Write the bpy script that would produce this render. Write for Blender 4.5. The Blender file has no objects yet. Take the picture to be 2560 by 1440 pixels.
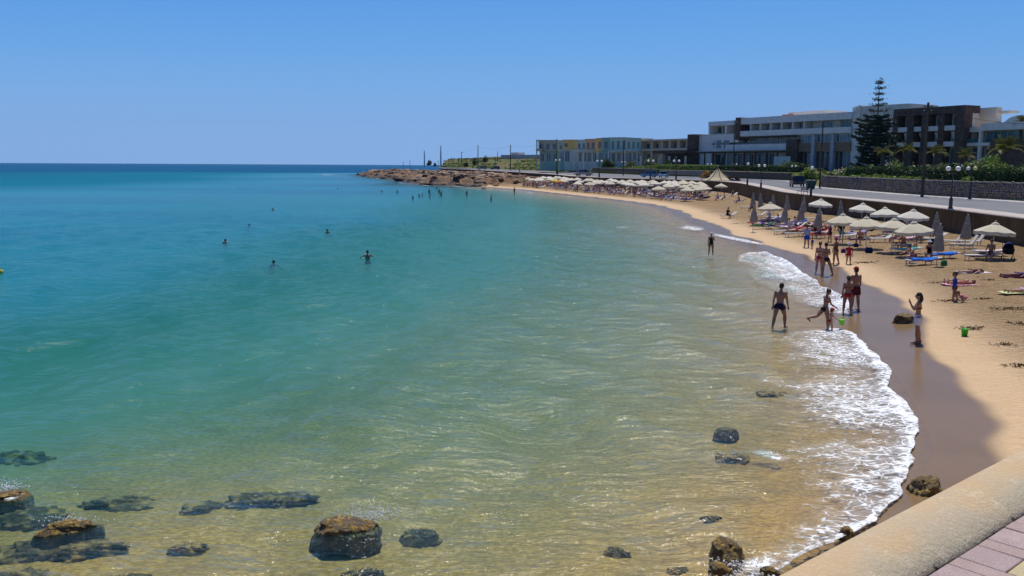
import bpy, math, random
import numpy as np
from mathutils import Vector, Matrix
R = math.radians
random.seed(7); rng = np.random.default_rng(7)
scene = bpy.context.scene
COL = scene.collection

# ------------------------------------------------------------------ camera
F = 2217.0; H = 6.2                       # focal length in photo pixels, eye height above the sea
PITCH = math.atan((720 - 412.8) / F); ROLL = 0.0053
fwd = Vector((0, math.cos(PITCH), -math.sin(PITCH)))
up0 = Vector((0, math.sin(PITCH), math.cos(PITCH))); rt0 = Vector((1, 0, 0))
rt = rt0 * math.cos(ROLL) + up0 * math.sin(ROLL)
up = up0 * math.cos(ROLL) - rt0 * math.sin(ROLL)
cam = bpy.data.cameras.new('camera'); camo = bpy.data.objects.new('camera', cam); COL.objects.link(camo)
cam.sensor_width = 36.0; cam.lens = 36.0 * F / 2560.0
cam.clip_start = 0.1; cam.clip_end = 60000
m = Matrix.Identity(4)
for i in range(3):
    m[i][0] = rt[i]; m[i][1] = up[i]; m[i][2] = -fwd[i]
m[0][3], m[1][3], m[2][3] = 0, 0, H
camo.matrix_world = m
scene.camera = camo

# ------------------------------------------------------------------ sky and sun
SUN_EL, SUN_AZ = 66.0, 14.0               # degrees; azimuth from +Y towards +X
w = bpy.data.worlds.new('World'); scene.world = w; w.use_nodes = True
nt = w.node_tree; bg = nt.nodes['Background']
sky = nt.nodes.new('ShaderNodeTexSky'); sky.sky_type = 'NISHITA'; sky.sun_disc = False
sky.sun_elevation = R(SUN_EL); sky.sun_rotation = R(SUN_AZ)
sky.altitude = 0; sky.air_density = 0.4; sky.dust_density = 0.0; sky.ozone_density = 10.0
# deep summer sky: one colour grade over the whole dome
sep = nt.nodes.new('ShaderNodeSeparateColor'); cmb = nt.nodes.new('ShaderNodeCombineColor')
nt.links.new(sky.outputs[0], sep.inputs[0])
def wmath(op, a, b):
    n = nt.nodes.new('ShaderNodeMath'); n.operation = op
    for s_, v in zip(n.inputs, (a, b)):
        if isinstance(v, (int, float)): s_.default_value = v
        else: nt.links.new(v, s_)
    return n.outputs[0]
for i, (k_, x0, p_) in enumerate(((.250, 1.32, 1.8), (.432, 1.70, 1.6), (.77, 2.4, 1.6))):   # k (1 - exp(-(x/x0)^p))
    e_ = wmath('POWER', math.e, wmath('MULTIPLY', wmath('POWER', wmath('DIVIDE', sep.outputs[i], x0), p_), -1.0))
    nt.links.new(wmath('MULTIPLY', wmath('SUBTRACT', 1.0, e_), k_/.115), cmb.inputs[i])
nt.links.new(cmb.outputs[0], bg.inputs['Color'])
bg.inputs['Strength'].default_value = 0.115
sl = bpy.data.lights.new('sun', 'SUN'); sl.energy = 4.2; sl.angle = R(0.53); sl.color = (1.0, 0.95, 0.86)
so = bpy.data.objects.new('sun', sl); COL.objects.link(so)
sd = Vector((math.cos(R(SUN_EL)) * math.sin(R(SUN_AZ)), math.cos(R(SUN_EL)) * math.cos(R(SUN_AZ)), math.sin(R(SUN_EL))))
so.rotation_euler = sd.to_track_quat('Z', 'Y').to_euler(); so.location = (0, 0, 80)
vs = scene.view_settings
vs.view_transform = 'Standard'; vs.look = 'None'; vs.exposure = 0.12; vs.gamma = 1.0; vs.use_curve_mapping = False
scene.cycles.max_bounces = 6; scene.cycles.transparent_max_bounces = 16
scene.cycles.caustics_reflective = False; scene.cycles.caustics_refractive = False
scene.cycles.sample_clamp_indirect = 6.0

# ------------------------------------------------------------------ helpers
def ray(px, py):
    return fwd + rt * ((px - 1280) / F) + up * ((720 - py) / F)
def P(px, py, z=0.0):
    d = ray(px, py); t = (z - H) / d.z
    return Vector((d.x * t, d.y * t, z))
def D(px, py, dist):                      # the point seen at (px, py) at ground distance dist
    d = ray(px, py); t = dist / d.y
    return Vector((d.x * t, d.y * t, H + d.z * t))

def hash3(ix, iy, iz):
    h = (ix.astype(np.int64) * 374761393 + iy.astype(np.int64) * 668265263 + iz.astype(np.int64) * 2147483647 * 3 + 1274126177)
    h = (h ^ (h >> 13)) * 1274126177
    h = h ^ (h >> 16)
    return (h & 0xffff).astype(np.float64) / 65535.0
def vnoise(x, y, z=None):
    x = np.asarray(x, float); y = np.asarray(y, float)
    z = np.zeros_like(x) if z is None else np.asarray(z, float)
    ix, iy, iz = np.floor(x), np.floor(y), np.floor(z)
    fx, fy, fz = x - ix, y - iy, z - iz
    fx, fy, fz = fx*fx*(3-2*fx), fy*fy*(3-2*fy), fz*fz*(3-2*fz)
    r = 0
    for a in (0, 1):
        for b in (0, 1):
            for c in (0, 1):
                wgt = (fx if a else 1-fx) * (fy if b else 1-fy) * (fz if c else 1-fz)
                r = r + wgt * hash3(ix+a, iy+b, iz+c)
    return r * 2 - 1
def fbm(x, y, z=None, o=4):
    r = 0; a = 1.0; t = 0
    for k in range(o):
        s = 2.03 ** k
        r = r + a * vnoise(x*s + 17.3*k, y*s - 9.1*k, None if z is None else z*s + 3.7*k); t += a; a *= 0.5
    return r / t
def sstep(a, b, x):
    t = np.clip((x - a) / (b - a), 0, 1); return t*t*(3-2*t)

def tag(o, label=None, cat=None, group=None, kind=None):
    if label: o['label'] = label
    if cat: o['category'] = cat
    if group: o['group'] = group
    if kind: o['kind'] = kind
    return o
def link(name, me, parent=None):
    o = bpy.data.objects.new(name, me); COL.objects.link(o)
    if parent: o.parent = parent
    return o
def empty(name, loc, rz=0, label=None, cat=None, group=None):
    o = link(name, None); o.location = loc; o.rotation_euler = (0, 0, rz); o.empty_display_size = 0.3
    return tag(o, label, cat, group)
def copy_tree(o, parent=None):
    c = o.copy(); COL.objects.link(c)
    if parent: c.parent = parent
    for ch in KIDS.get(o.name, ()):
        copy_tree(ch, c)
    return c
KIDS = {}
def reg(root):                            # remember the children of a thing for cheap copying
    KIDS[root.name] = list(root.children)
    for ch in root.children: reg(ch)
    return root

class MB:
    def __init__(s): s.v = []; s.f = []; s.mi = []; s.m = 0
    def add(s, vs, fs):
        o = len(s.v); s.v += [tuple(p) for p in vs]
        for f in fs: s.f.append(tuple(i + o for i in f)); s.mi.append(s.m)
    def box(s, x0, y0, z0, x1, y1, z1, M=None):
        v = [(x0,y0,z0),(x1,y0,z0),(x1,y1,z0),(x0,y1,z0),(x0,y0,z1),(x1,y0,z1),(x1,y1,z1),(x0,y1,z1)]
        if M is not None: v = [M @ Vector(p) for p in v]
        s.add(v, [(0,3,2,1),(4,5,6,7),(0,1,5,4),(1,2,6,5),(2,3,7,6),(3,0,4,7)]); return s
    def rings(s, rings, cap=True, closed=True):
        n = len(rings[0]); v = [p for r in rings for p in r]; f = []
        for i in range(len(rings)-1):
            for j in range(n if closed else n-1):
                k = (j+1) % n
                f.append((i*n+j, i*n+k, (i+1)*n+k, (i+1)*n+j))
        if cap:
            f.append(tuple(reversed(range(n)))); f.append(tuple((len(rings)-1)*n + j for j in range(n)))
        s.add(v, f); return s
    def tube(s, pts, radii, n=8, round_ends=False):
        pts = [Vector(p) for p in pts]
        if not hasattr(radii, '__len__'): radii = [radii] * len(pts)
        radii = list(radii)
        if round_ends:
            a = (pts[0]-pts[1]).normalized(); b = (pts[-1]-pts[-2]).normalized()
            r0, r1 = radii[0], radii[-1]
            pts = [pts[0]+a*r0*.95, pts[0]+a*r0*.6] + pts + [pts[-1]+b*r1*.6, pts[-1]+b*r1*.95]
            radii = [r0*.3, r0*.8] + radii + [r1*.8, r1*.3]
        rs = []; prev = None
        for i, p in enumerate(pts):
            t = (pts[min(i+1, len(pts)-1)] - pts[max(i-1, 0)]).normalized()
            if prev is None:
                a = Vector((1,0,0)) if abs(t.x) < .8 else Vector((0,1,0)); u = t.cross(a).normalized()
            else:
                u = (prev - t * prev.dot(t)).normalized()
            prev = u; q = t.cross(u)
            rs.append([p + (u*math.cos(2*math.pi*j/n) + q*math.sin(2*math.pi*j/n)) * radii[i] for j in range(n)])
        return s.rings(rs)
    def ell(s, c, r, n=10, m=6, M=None, z0=-1.0, z1=1.0):
        c = Vector(c); rs = []
        for i in range(m+1):
            a = math.asin(z0) + (math.asin(z1)-math.asin(z0)) * i/m
            cz, cr = math.sin(a), max(math.cos(a), .02)
            ring = []
            for j in range(n):
                b = 2*math.pi*j/n
                p = Vector((r[0]*cr*math.cos(b), r[1]*cr*math.sin(b), r[2]*cz))
                ring.append(c + (M @ p if M is not None else p))
            rs.append(ring)
        return s.rings(rs)
    def lathe(s, prof, n=12, c=(0,0,0)):
        return s.rings([[Vector((c[0]+r*math.cos(2*math.pi*j/n), c[1]+r*math.sin(2*math.pi*j/n), c[2]+z)) for j in range(n)] for r, z in prof])
    def mesh(s, name, mats, smooth=False):
        me = bpy.data.meshes.new(name); me.from_pydata(s.v, [], s.f)
        for mm in (mats if isinstance(mats, (list, tuple)) else [mats]): me.materials.append(mm)
        if any(s.mi): me.polygons.foreach_set('material_index', s.mi)
        if smooth: me.polygons.foreach_set('use_smooth', [True]*len(s.f))
        me.update(); return me
    def build(s, name, mats, parent=None, smooth=False):
        return link(name, s.mesh(name, mats, smooth), parent)

def np_mesh(name, V, Q, mats, smooth=True, attrs=None):
    me = bpy.data.meshes.new(name)
    V = np.asarray(V, np.float32); Q = np.asarray(Q, np.int32); k = Q.shape[1]
    me.vertices.add(len(V)); me.vertices.foreach_set('co', V.ravel())
    me.loops.add(Q.size); me.loops.foreach_set('vertex_index', Q.ravel())
    me.polygons.add(len(Q)); me.polygons.foreach_set('loop_start', np.arange(len(Q), dtype=np.int32)*k)
    me.polygons.foreach_set('use_smooth', np.full(len(Q), smooth))
    for mm in (mats if isinstance(mats, (list, tuple)) else [mats]): me.materials.append(mm)
    me.update(calc_edges=True)
    for n_, a in (attrs or {}).items():
        at = me.attributes.new(n_, 'FLOAT', 'POINT'); at.data.foreach_set('value', np.asarray(a, np.float32).ravel())
    me.validate()
    return me
def grid_mesh(name, X, Y, Z, mats, attrs=None, keep=None, smooth=True):
    ny, nx = X.shape; idx = np.arange(nx*ny).reshape(ny, nx)
    q = np.stack([idx[:-1,:-1], idx[:-1,1:], idx[1:,1:], idx[1:,:-1]], -1).reshape(-1, 4)
    V = np.stack([X, Y, Z], -1).reshape(-1, 3); at = {k: a.ravel() for k, a in (attrs or {}).items()}
    if keep is not None:
        kq = (keep[:-1,:-1] | keep[:-1,1:] | keep[1:,1:] | keep[1:,:-1]).ravel(); q = q[kq]
        used = np.unique(q); mp = np.full(len(V), -1); mp[used] = np.arange(len(used)); q = mp[q]; V = V[used]
        at = {k: a[used] for k, a in at.items()}
    return np_mesh(name, V, q, mats, smooth, at)

# ------------------------------------------------------------------ materials
def nodes(name):
    mt = bpy.data.materials.new(name); mt.use_nodes = True
    t = mt.node_tree; b = t.nodes['Principled BSDF']
    return mt, t, b, t.nodes['Material Output']
def N(t, typ, **kw):
    n = t.nodes.new(typ)
    for k, v in kw.items():
        if k in n.inputs.keys() if isinstance(k, str) else False: n.inputs[k].default_value = v
        else: setattr(n, k, v)
    return n
def coords(t, world, scale=(1,1,1)):
    mp = t.nodes.new('ShaderNodeMapping'); mp.inputs['Scale'].default_value = scale
    if world:
        g = t.nodes.new('ShaderNodeNewGeometry'); t.links.new(g.outputs['Position'], mp.inputs[0])
    else:
        g = t.nodes.new('ShaderNodeTexCoord'); t.links.new(g.outputs['Object'], mp.inputs[0])
    return mp.outputs[0]
def noise(t, vec, scale, detail=4, rough=.55, lo=None, hi=None):
    n = t.nodes.new('ShaderNodeTexNoise'); n.inputs['Scale'].default_value = scale
    n.inputs['Detail'].default_value = detail; n.inputs['Roughness'].default_value = rough
    t.links.new(vec, n.inputs['Vector']); o = n.outputs['Fac']
    if lo is not None: o = ramp(t, o, lo, hi)
    return o
def ramp(t, o, lo, hi, a=0.0, b=1.0, smooth=True):
    r = t.nodes.new('ShaderNodeMapRange'); r.interpolation_type = 'SMOOTHSTEP' if smooth else 'LINEAR'
    for i, v in zip((1,2,3,4), (lo, hi, a, b)): r.inputs[i].default_value = v
    t.links.new(o, r.inputs[0]); return r.outputs[0]
def mixc(t, fac, a, b, mode='MIX'):
    n = t.nodes.new('ShaderNodeMix'); n.data_type = 'RGBA'; n.blend_type = mode
    for s, v in ((n.inputs[0], fac), (n.inputs[6], a), (n.inputs[7], b)):
        if isinstance(v, (int, float)): s.default_value = v
        elif isinstance(v, (tuple, list)): s.default_value = (*v[:3], 1)
        else: t.links.new(v, s)
    return n.outputs[2]
def math_(t, op, a, b=None):
    n = t.nodes.new('ShaderNodeMath'); n.operation = op
    for s, v in zip(n.inputs, (a, b)):
        if v is None: continue
        if isinstance(v, (int, float)): s.default_value = v
        else: t.links.new(v, s)
    return n.outputs[0]
def attr(t, name):
    n = t.nodes.new('ShaderNodeAttribute'); n.attribute_name = name; return n.outputs['Fac']
def bump(t, b, h, strength, dist):
    n = t.nodes.new('ShaderNodeBump'); n.inputs['Strength'].default_value = strength; n.inputs['Distance'].default_value = dist
    t.links.new(h, n.inputs['Height']); t.links.new(n.outputs[0], b.inputs['Normal']); return n
def M(name, c, c2=None, scale=3.0, rough=.7, spec=.35, metal=0.0, bmp=0.0, bscale=None, world=False, stretch=(1,1,1), lo=.35, hi=.65, trans=0.0, detail=5):
    mt, t, b, out = nodes(name)
    b.inputs['Base Color'].default_value = (*c, 1); b.inputs['Roughness'].default_value = rough
    b.inputs['Specular IOR Level'].default_value = spec; b.inputs['Metallic'].default_value = metal
    v = None
    if c2 is not None:
        v = coords(t, world, stretch); f = noise(t, v, scale, detail, .6, lo, hi)
        cc = mixc(t, f, c, c2); t.links.new(cc, b.inputs['Base Color'])
    if bmp:
        v = v or coords(t, world, stretch); bump(t, b, noise(t, v, bscale or scale*3, 4), .6, bmp)
    if trans:
        tr = t.nodes.new('ShaderNodeBsdfTranslucent'); tr.inputs[0].default_value = (*c, 1)
        if c2 is not None: t.links.new(cc, tr.inputs[0])
        mx = t.nodes.new('ShaderNodeMixShader'); mx.inputs[0].default_value = trans
        t.links.new(b.outputs[0], mx.inputs[1]); t.links.new(tr.outputs[0], mx.inputs[2]); t.links.new(mx.outputs[0], out.inputs[0])
    return mt
def leafmat(name, a, b_, c=None, trans=.25):
    mt, t, b, out = nodes(name)
    g = t.nodes.new('ShaderNodeNewGeometry'); rp = g.outputs['Random Per Island']
    f = noise(t, coords(t, True), .6, 3, .5, .35, .65)
    col = mixc(t, rp, a, b_)
    if c: col = mixc(t, math_(t, 'MULTIPLY', f, .8), col, c)
    t.links.new(col, b.inputs['Base Color']); b.inputs['Roughness'].default_value = .55; b.inputs['Specular IOR Level'].default_value = .3
    tr = t.nodes.new('ShaderNodeBsdfTranslucent'); t.links.new(col, tr.inputs[0])
    mx = t.nodes.new('ShaderNodeMixShader'); mx.inputs[0].default_value = trans
    t.links.new(b.outputs[0], mx.inputs[1]); t.links.new(tr.outputs[0], mx.inputs[2]); t.links.new(mx.outputs[0], out.inputs[0])
    return mt

white = M('white_paint', (.78,.715,.63), (.69,.63,.55), 1.2, .6)
offwhite = M('cream_render', (.72,.63,.50), (.64,.555,.44), .8, .75, world=True)
darkmetal = M('dark_iron', (.018,.02,.02), (.03,.03,.03), 6, .45, .5)
wood = M('weathered_pole_wood', (.055,.038,.026), (.10,.075,.055), 3, .8, stretch=(6,6,.6), bmp=.004)
glass_dark = M('window_glass', (.020,.045,.055), (.04,.075,.085), .35, .08, .7, world=True)
# ------------------------------------------------------------------ shoreline and terrain
SH = [(-8,-6),(0,2.5),(3.6,8.5),(6.0,13.2),(7.6,16.2),(9.3,18.8),(10.3,21.5),(11.3,25),(12.5,29.8),(13.6,34.5),(15.0,40),(16.8,46),(18.2,54),(18.8,62),(19.2,75),(19.8,90),
      (21.0,105),(22.2,122),(22.4,138),(20.5,154),(16.0,172),(10.0,196),(2.5,226),(-7,250),(-15,268),(-27,278),(-33,300),(-37,322),(-50,372),(-70,440),(-84,500),(-92,540),(-85,575),(-40,640),(150,900)]
SHA = np.array(SH, float)
POLY = np.vstack([SHA, [[3000, 900], [3000, -60], [-8, -60]]])
def seg_dist(x, y, pl):
    d = np.full(x.shape, 1e9)
    for (ax, ay), (bx, by) in zip(pl[:-1], pl[1:]):
        vx, vy = bx-ax, by-ay; t = np.clip(((x-ax)*vx + (y-ay)*vy) / (vx*vx+vy*vy), 0, 1)
        d = np.minimum(d, np.hypot(x-ax-t*vx, y-ay-t*vy))
    return d
def inside(x, y, pl):
    r = np.zeros(x.shape, bool); n = len(pl)
    for i in range(n):
        ax, ay = pl[i]; bx, by = pl[(i+1) % n]
        if ay == by: continue
        c = ((ay > y) != (by > y)) & (x < (bx-ax)*(y-ay)/(by-ay)+ax); r ^= c
    return r
def sdist(x, y):
    x = np.asarray(x, float); y = np.asarray(y, float)
    d = seg_dist(x, y, SHA)
    return np.where(inside(x, y, POLY), d, -d)
def rockmask(x, y):                       # the rocky headland beyond the sandy bay
    return sstep(1.5, 7.0, (y-252) * .8 - (x+8) * .45 )
def tz(x, y, detail=True, true_depth=False):
    x = np.asarray(x, float); y = np.asarray(y, float)
    s = sdist(x, y); a = np.maximum(-s, 0)
    near = 1 - sstep(120, 260, y)
    land = 1.25 * (1-np.exp(-np.maximum(s,0)/21.0))
    rk = rockmask(x, y)
    if detail:
        land = land + np.where(s > 3.2, (.05*fbm(x*1.3, y*1.3, o=3)+.035*fbm(x*3.1, y*3.1, o=2)) * sstep(3.2, 7, s) * (1-sstep(100,200,y)), 0)
    rl = np.minimum(.10*np.maximum(s,0), 2.0)
    if detail:
        rl = rl + (np.abs(fbm(x*.15, y*.12, o=5))*4.2 + np.abs(fbm(x*.45, y*.4, o=4))*3.4 - .85) * sstep(0, 3, s)
    land = land*(1-rk) + np.clip(rl, -.1, 2.4)*rk
    dep = np.where(a < 4, .06*a, .24 + .075*(a-4))
    dep = np.where(a > 34, .24 + .075*30 + .052*(a-34), dep)
    dep = dep * (1 + .16*fbm(x*.05+4, y*.05, o=3)) * (1 + 1.2*sstep(150, 260, y)*sstep(2, 14, a)) + 2.0*sstep(260, 330, y)*sstep(1.0, 8.0, a)
    reef = np.exp(-(((x+7.5)/5.0)**2 + ((y-14)/5.5)**2)) * .55
    dep = np.maximum(dep - reef, np.minimum(dep, .25))
    if not true_depth: dep = np.where(dep < .35, dep, .35 + .22*(1-np.exp(-(dep-.35)*.4)))   # the bed as it looks through the water: refraction lifts it
    return np.where(s >= 0, land, -np.minimum(dep, 40))
def tz1(x, y): return float(tz(np.array([x]), np.array([y]))[0])
def gp(px, py):                           # ground point seen at a pixel of the photo
    z = 0.3
    for _ in range(8):
        p = P(px, py, z); z = .5*z + .5*max(tz1(p.x, p.y), 0)
    p.z = tz1(p.x, p.y); return p
def tp(px, py, h):                        # foot of something h tall whose top is seen at a pixel
    lo, hi = 20.0, 340.0; d0 = ray(px, py)
    for d in np.arange(lo, hi, .5):
        q = D(px, py, d)
        if q.z <= tz1(q.x, q.y) + h: break
    return Vector((q.x, q.y, tz1(q.x, q.y)))

# sand and seabed material
sandm, t, b, out = nodes('sand')
s_ = attr(t, 's'); rk_ = attr(t, 'rock')
pos = coords(t, True)
n1 = noise(t, pos, .35, 4, .6, .35, .65); n2 = noise(t, pos, 7, 4, .65, .38, .62)
dry = mixc(t, n1, (.54,.365,.185), (.46,.30,.14)); dry = mixc(t, math_(t,'MULTIPLY', n2, .55), dry, (.35,.22,.10))
n9 = noise(t, pos, 1.5, 6, .75, .50, .64)
inl = ramp(t, s_, 4.0, 9.0)
dry = mixc(t, math_(t,'MULTIPLY', math_(t,'MULTIPLY', n9, inl), .8), dry, (.27,.165,.07))
dry = mixc(t, math_(t,'MULTIPLY', ramp(t, s_, 7.0, 3.0), .6), dry, (.60,.43,.26))
wob = noise(t, coords(t, True, (1,1,0)), .16, 2, .4)
sw = math_(t, 'ADD', s_, math_(t, 'MULTIPLY', math_(t, 'SUBTRACT', wob, .5), 2.4))
wet = ramp(t, math_(t,'SUBTRACT', sw, attr(t,'wl')), .24, -.24)
wetc = mixc(t, n1, (.19,.122,.060), (.21,.135,.066))
col = mixc(t, wet, dry, wetc)
# seabed: sand with algae turf; fine yellow mottling paints caustic light into its colour
alg = noise(t, pos, 1.1, 5, .7, .40, .60); caustic_net = noise(t, coords(t, True, (1,1.6,1)), 8.0, 5, .75, .38, .64)
bed = mixc(t, caustic_net, (.31,.178,.052), (.55,.330,.098))
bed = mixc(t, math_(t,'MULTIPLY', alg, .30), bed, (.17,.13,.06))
bed = mixc(t, ramp(t, s_, -14, -22), bed, (.36,.31,.20))
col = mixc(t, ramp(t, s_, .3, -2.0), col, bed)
rock1 = noise(t, pos, .45, 6, .7, .38, .62); rock2 = noise(t, pos, 1.7, 5, .7, .40, .60)
rc = mixc(t, rock1, (.30,.155,.075), (.12,.075,.045)); rc = mixc(t, math_(t,'MULTIPLY',rock2,.7), rc, (.36,.25,.15)); rc = mixc(t, noise(t, coords(t, True, (1,1,3)), .9, 6, .75, .52, .60), rc, (.05,.035,.025))
rc = mixc(t, ramp(t, s_, 5.5, 1.0), rc, (.075,.058,.042))
col = mixc(t, rk_, col, rc)
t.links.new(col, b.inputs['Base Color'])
wr = math_(t, 'MULTIPLY', wet, math_(t, 'SUBTRACT', 1.0, rk_))
t.links.new(ramp(t, wr, 0, 1, .85, .22, False), b.inputs['Roughness'])
t.links.new(ramp(t, wr, 0, 1, .2, .10, False), b.inputs['Specular IOR Level'])
drym = math_(t, 'SUBTRACT', 1.0, wet)
hgt = math_(t, 'MULTIPLY', math_(t, 'ADD', noise(t, pos, 3.2, 4, .65), math_(t,'MULTIPLY', noise(t, pos, 11, 3, .6), .35)), math_(t, 'ADD', math_(t,'MULTIPLY', drym, ramp(t, s_, 2.5, 6, .15, 1)), .008))
bump(t, b, hgt, 1.0, .65)

def spaced(vals):
    a = []
    for lo, hi, st in vals: a += list(np.arange(lo, hi, st))
    return np.array(a)
xs = spaced([(-160,-60,5),(-60,-24,.9),(-24,-10,.6),(-10,36,.26),(36,60,1.2),(60,130,6)])
ys = spaced([(-20,4,2),(4,60,.26),(60,120,.5),(120,260,1.0),(260,560,2.0),(560,700,8)])
X, Y = np.meshgrid(xs, ys); Z = tz(X, Y); S = sdist(X, Y)
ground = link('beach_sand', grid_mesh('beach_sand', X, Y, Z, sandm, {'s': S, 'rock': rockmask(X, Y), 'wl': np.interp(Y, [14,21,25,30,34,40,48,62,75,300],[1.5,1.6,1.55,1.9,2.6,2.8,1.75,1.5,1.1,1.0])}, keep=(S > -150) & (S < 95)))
tag(ground, kind='structure')

# ------------------------------------------------------------------ sea
seam, t, b, out = nodes('sea_water'); t.nodes.remove(b)
dep = attr(t, 'depth'); pos = coords(t, True)
def texp(k):
    return math_(t, 'POWER', math.e, math_(t, 'MULTIPLY', dep, -k))
cx = t.nodes.new('ShaderNodeCombineColor')
for i, k in enumerate((.76, .27, .31)): t.links.new(texp(k), cx.inputs[i])
T = cx.outputs[0]
patch = noise(t, coords(t, True, (.35,1,1)), .018, 5, .6, .42, .62)
body = mixc(t, patch, (.006,.098,.084), (.004,.080,.078))
body = mixc(t, ramp(t, dep, 1.9, 3.1), body, mixc(t, patch, (.015,.205,.290), (.010,.155,.250)))
body = mixc(t, ramp(t, dep, 6, 16), body, (.001,.125,.195))
body = mixc(t, ramp(t, dep, 16, 38), body, (.0005,.070,.170))
inv = mixc(t, 1.0, (1,1,1), T, 'SUBTRACT')
bodyc = mixc(t, 1.0, body, inv, 'MULTIPLY')
tr = t.nodes.new('ShaderNodeBsdfTransparent'); t.links.new(T, tr.inputs[0])
df = t.nodes.new('ShaderNodeBsdfDiffuse'); t.links.new(bodyc, df.inputs[0])
ad = t.nodes.new('ShaderNodeAddShader'); t.links.new(tr.outputs[0], ad.inputs[0]); t.links.new(df.outputs[0], ad.inputs[1])
w1 = noise(t, coords(t, True, (.7,1.5,1)), 2.3, 5, .66); w2 = noise(t, coords(t, True, (.6,1.2,1)), .28, 4, .6); w3 = noise(t, coords(t, True, (.8,1.3,1)), 8, 3, .65)
hh = math_(t, 'ADD', math_(t, 'ADD', math_(t,'MULTIPLY', w1, .065), math_(t,'MULTIPLY', w2, .30)), math_(t,'MULTIPLY', w3, .013))
w4 = noise(t, coords(t, True, (.45,1.25,1)), .95, 4, .62)
hh = math_(t, 'ADD', hh, math_(t,'MULTIPLY', w4, .15))
calm = ramp(t, dep, 0.0, .25, .35, 1.0)
bp = t.nodes.new('ShaderNodeBump'); bp.inputs['Distance'].default_value = 1.25; t.links.new(math_(t,'MULTIPLY', calm, ramp(t, dep, 3.2, 12.0, 1.0, .30)), bp.inputs['Strength']); t.links.new(hh, bp.inputs['Height'])
t.links.new(bp.outputs[0], df.inputs['Normal'])
gl = t.nodes.new('ShaderNodeBsdfGlossy'); gl.inputs['Roughness'].default_value = .11; gl.inputs[0].default_value = (1,1,1,1)
t.links.new(bp.outputs[0], gl.inputs['Normal'])
fr = t.nodes.new('ShaderNodeFresnel'); fr.inputs['IOR'].default_value = 1.33; t.links.new(bp.outputs[0], fr.inputs['Normal'])
fm = math_(t, 'MINIMUM', fr.outputs[0], .85)
far_ = ramp(t, dep, 3.0, 14.0, .56, .11)      # open water is rougher, so it mirrors less of the low sky
fm = math_(t, 'MULTIPLY', fm, far_)
mx = t.nodes.new('ShaderNodeMixShader'); t.links.new(fm, mx.inputs[0]); t.links.new(ad.outputs[0], mx.inputs[1]); t.links.new(gl.outputs[0], mx.inputs[2])
t.links.new(mx.outputs[0], out.inputs[0])

xs = spaced([(-9000,-4000,1250),(-4000,-1000,400),(-1000,-240,60),(-240,-60,6),(-60,-20,1.0),(-20,24,.28),(24,60,3),(60,600,90),(600,9001,2100)])
ys = spaced([(-30,8,2),(8,40,.22),(40,80,.45),(80,160,1.0),(160,340,2.2),(340,700,8),(700,2000,90),(2000,6000,500),(6000,12001,2000)])
X, Y = np.meshgrid(xs, ys); S = sdist(X, Y); dp = np.maximum(-tz(X, Y, True, True), 0)
dp = np.where(Y > 650, 40, dp); dp = np.where(X < -240, np.maximum(dp, 12+(-240-X)*.05), dp)
Z = np.zeros_like(X)
fade = (1-sstep(60, 170, Y)) * sstep(.0, 5.0, -S)
for k in range(9):
    L = [5.5, 3.4, 2.6, 1.9, 1.35, 1.0, .8, 7.5, 4.3][k]; th = R([200,165,215,182,150,228,190,172,236][k]); A = .0105*L*(1 if L > .9 else 0)
    Z += A*np.sin(2*np.pi/L*(X*math.cos(th)+Y*math.sin(th)) + 2.1*k + 2.2*fbm(X*.11+k, Y*.11, o=2)) * fade
# the swells rolling in to the beach, and one about to break
Z += .05*np.sin(2*np.pi*(-S)/9.0 + 1.3*fbm(X*.06, Y*.06, o=2)) * sstep(3, 8, -S) * (1-sstep(22, 60, -S)) * (1-sstep(90,160,Y))
sea = link('sea_water', grid_mesh('sea_water', X, Y, Z, seam, {'depth': dp}, keep=(S < 2.0) | (Y > 720)))
tag(sea, kind='structure')
# deep sea floor far out, so that the water always lies over something
sf = MB(); sf.box(-9000, -60, -3, 9000, 12000, -.66)
tag(sf.build('sea_floor', M('deep_sea_floor', (.34,.31,.20), (.10,.11,.07), .02, .9, world=True)), kind='structure')

# ------------------------------------------------------------------ foam
foamm, t, b, out = nodes('sea_foam')
dn = attr(t, 'dens'); fpos = coords(t, True, (.75,1.0,1))
a1 = noise(t, fpos, 3.0, 6, .68); a2 = noise(t, fpos, 13.0, 4, .7)
vo = t.nodes.new('ShaderNodeTexVoronoi'); vo.feature = 'DISTANCE_TO_EDGE'; vo.inputs['Scale'].default_value = 4.6
wv = t.nodes.new('ShaderNodeVectorMath'); wv.operation = 'MULTIPLY_ADD'
nn = t.nodes.new('ShaderNodeTexNoise'); nn.inputs['Scale'].default_value = 1.8; t.links.new(fpos, nn.inputs['Vector'])
t.links.new(nn.outputs['Color'], wv.inputs[0]); wv.inputs[1].default_value = (.7,.7,.7); t.links.new(fpos, wv.inputs[2]); t.links.new(wv.outputs[0], vo.inputs['Vector'])
lace = ramp(t, vo.outputs['Distance'], .0, .16, 1.0, 0.0)
val = math_(t, 'ADD', math_(t,'ADD', math_(t,'MULTIPLY', a1, .95), math_(t,'MULTIPLY', a2, .60)), math_(t,'MULTIPLY', lace, .26))
thr = ramp(t, dn, 0, 1, 1.25, .50, False)
al = ramp(t, math_(t, 'SUBTRACT', val, thr), -.05, .26)
film = math_(t,'MULTIPLY', math_(t,'MULTIPLY', ramp(t, dn, .18, .75), ramp(t, a1, .28, .58)), .42)
al = math_(t, 'MAXIMUM', al, film)
b.inputs['Base Color'].default_value = (.86,.88,.88,1); b.inputs['Roughness'].default_value = .55
t.links.new(al, b.inputs['Alpha']); bump(t, b, math_(t,'ADD',a1,a2), .8, .06)

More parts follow.
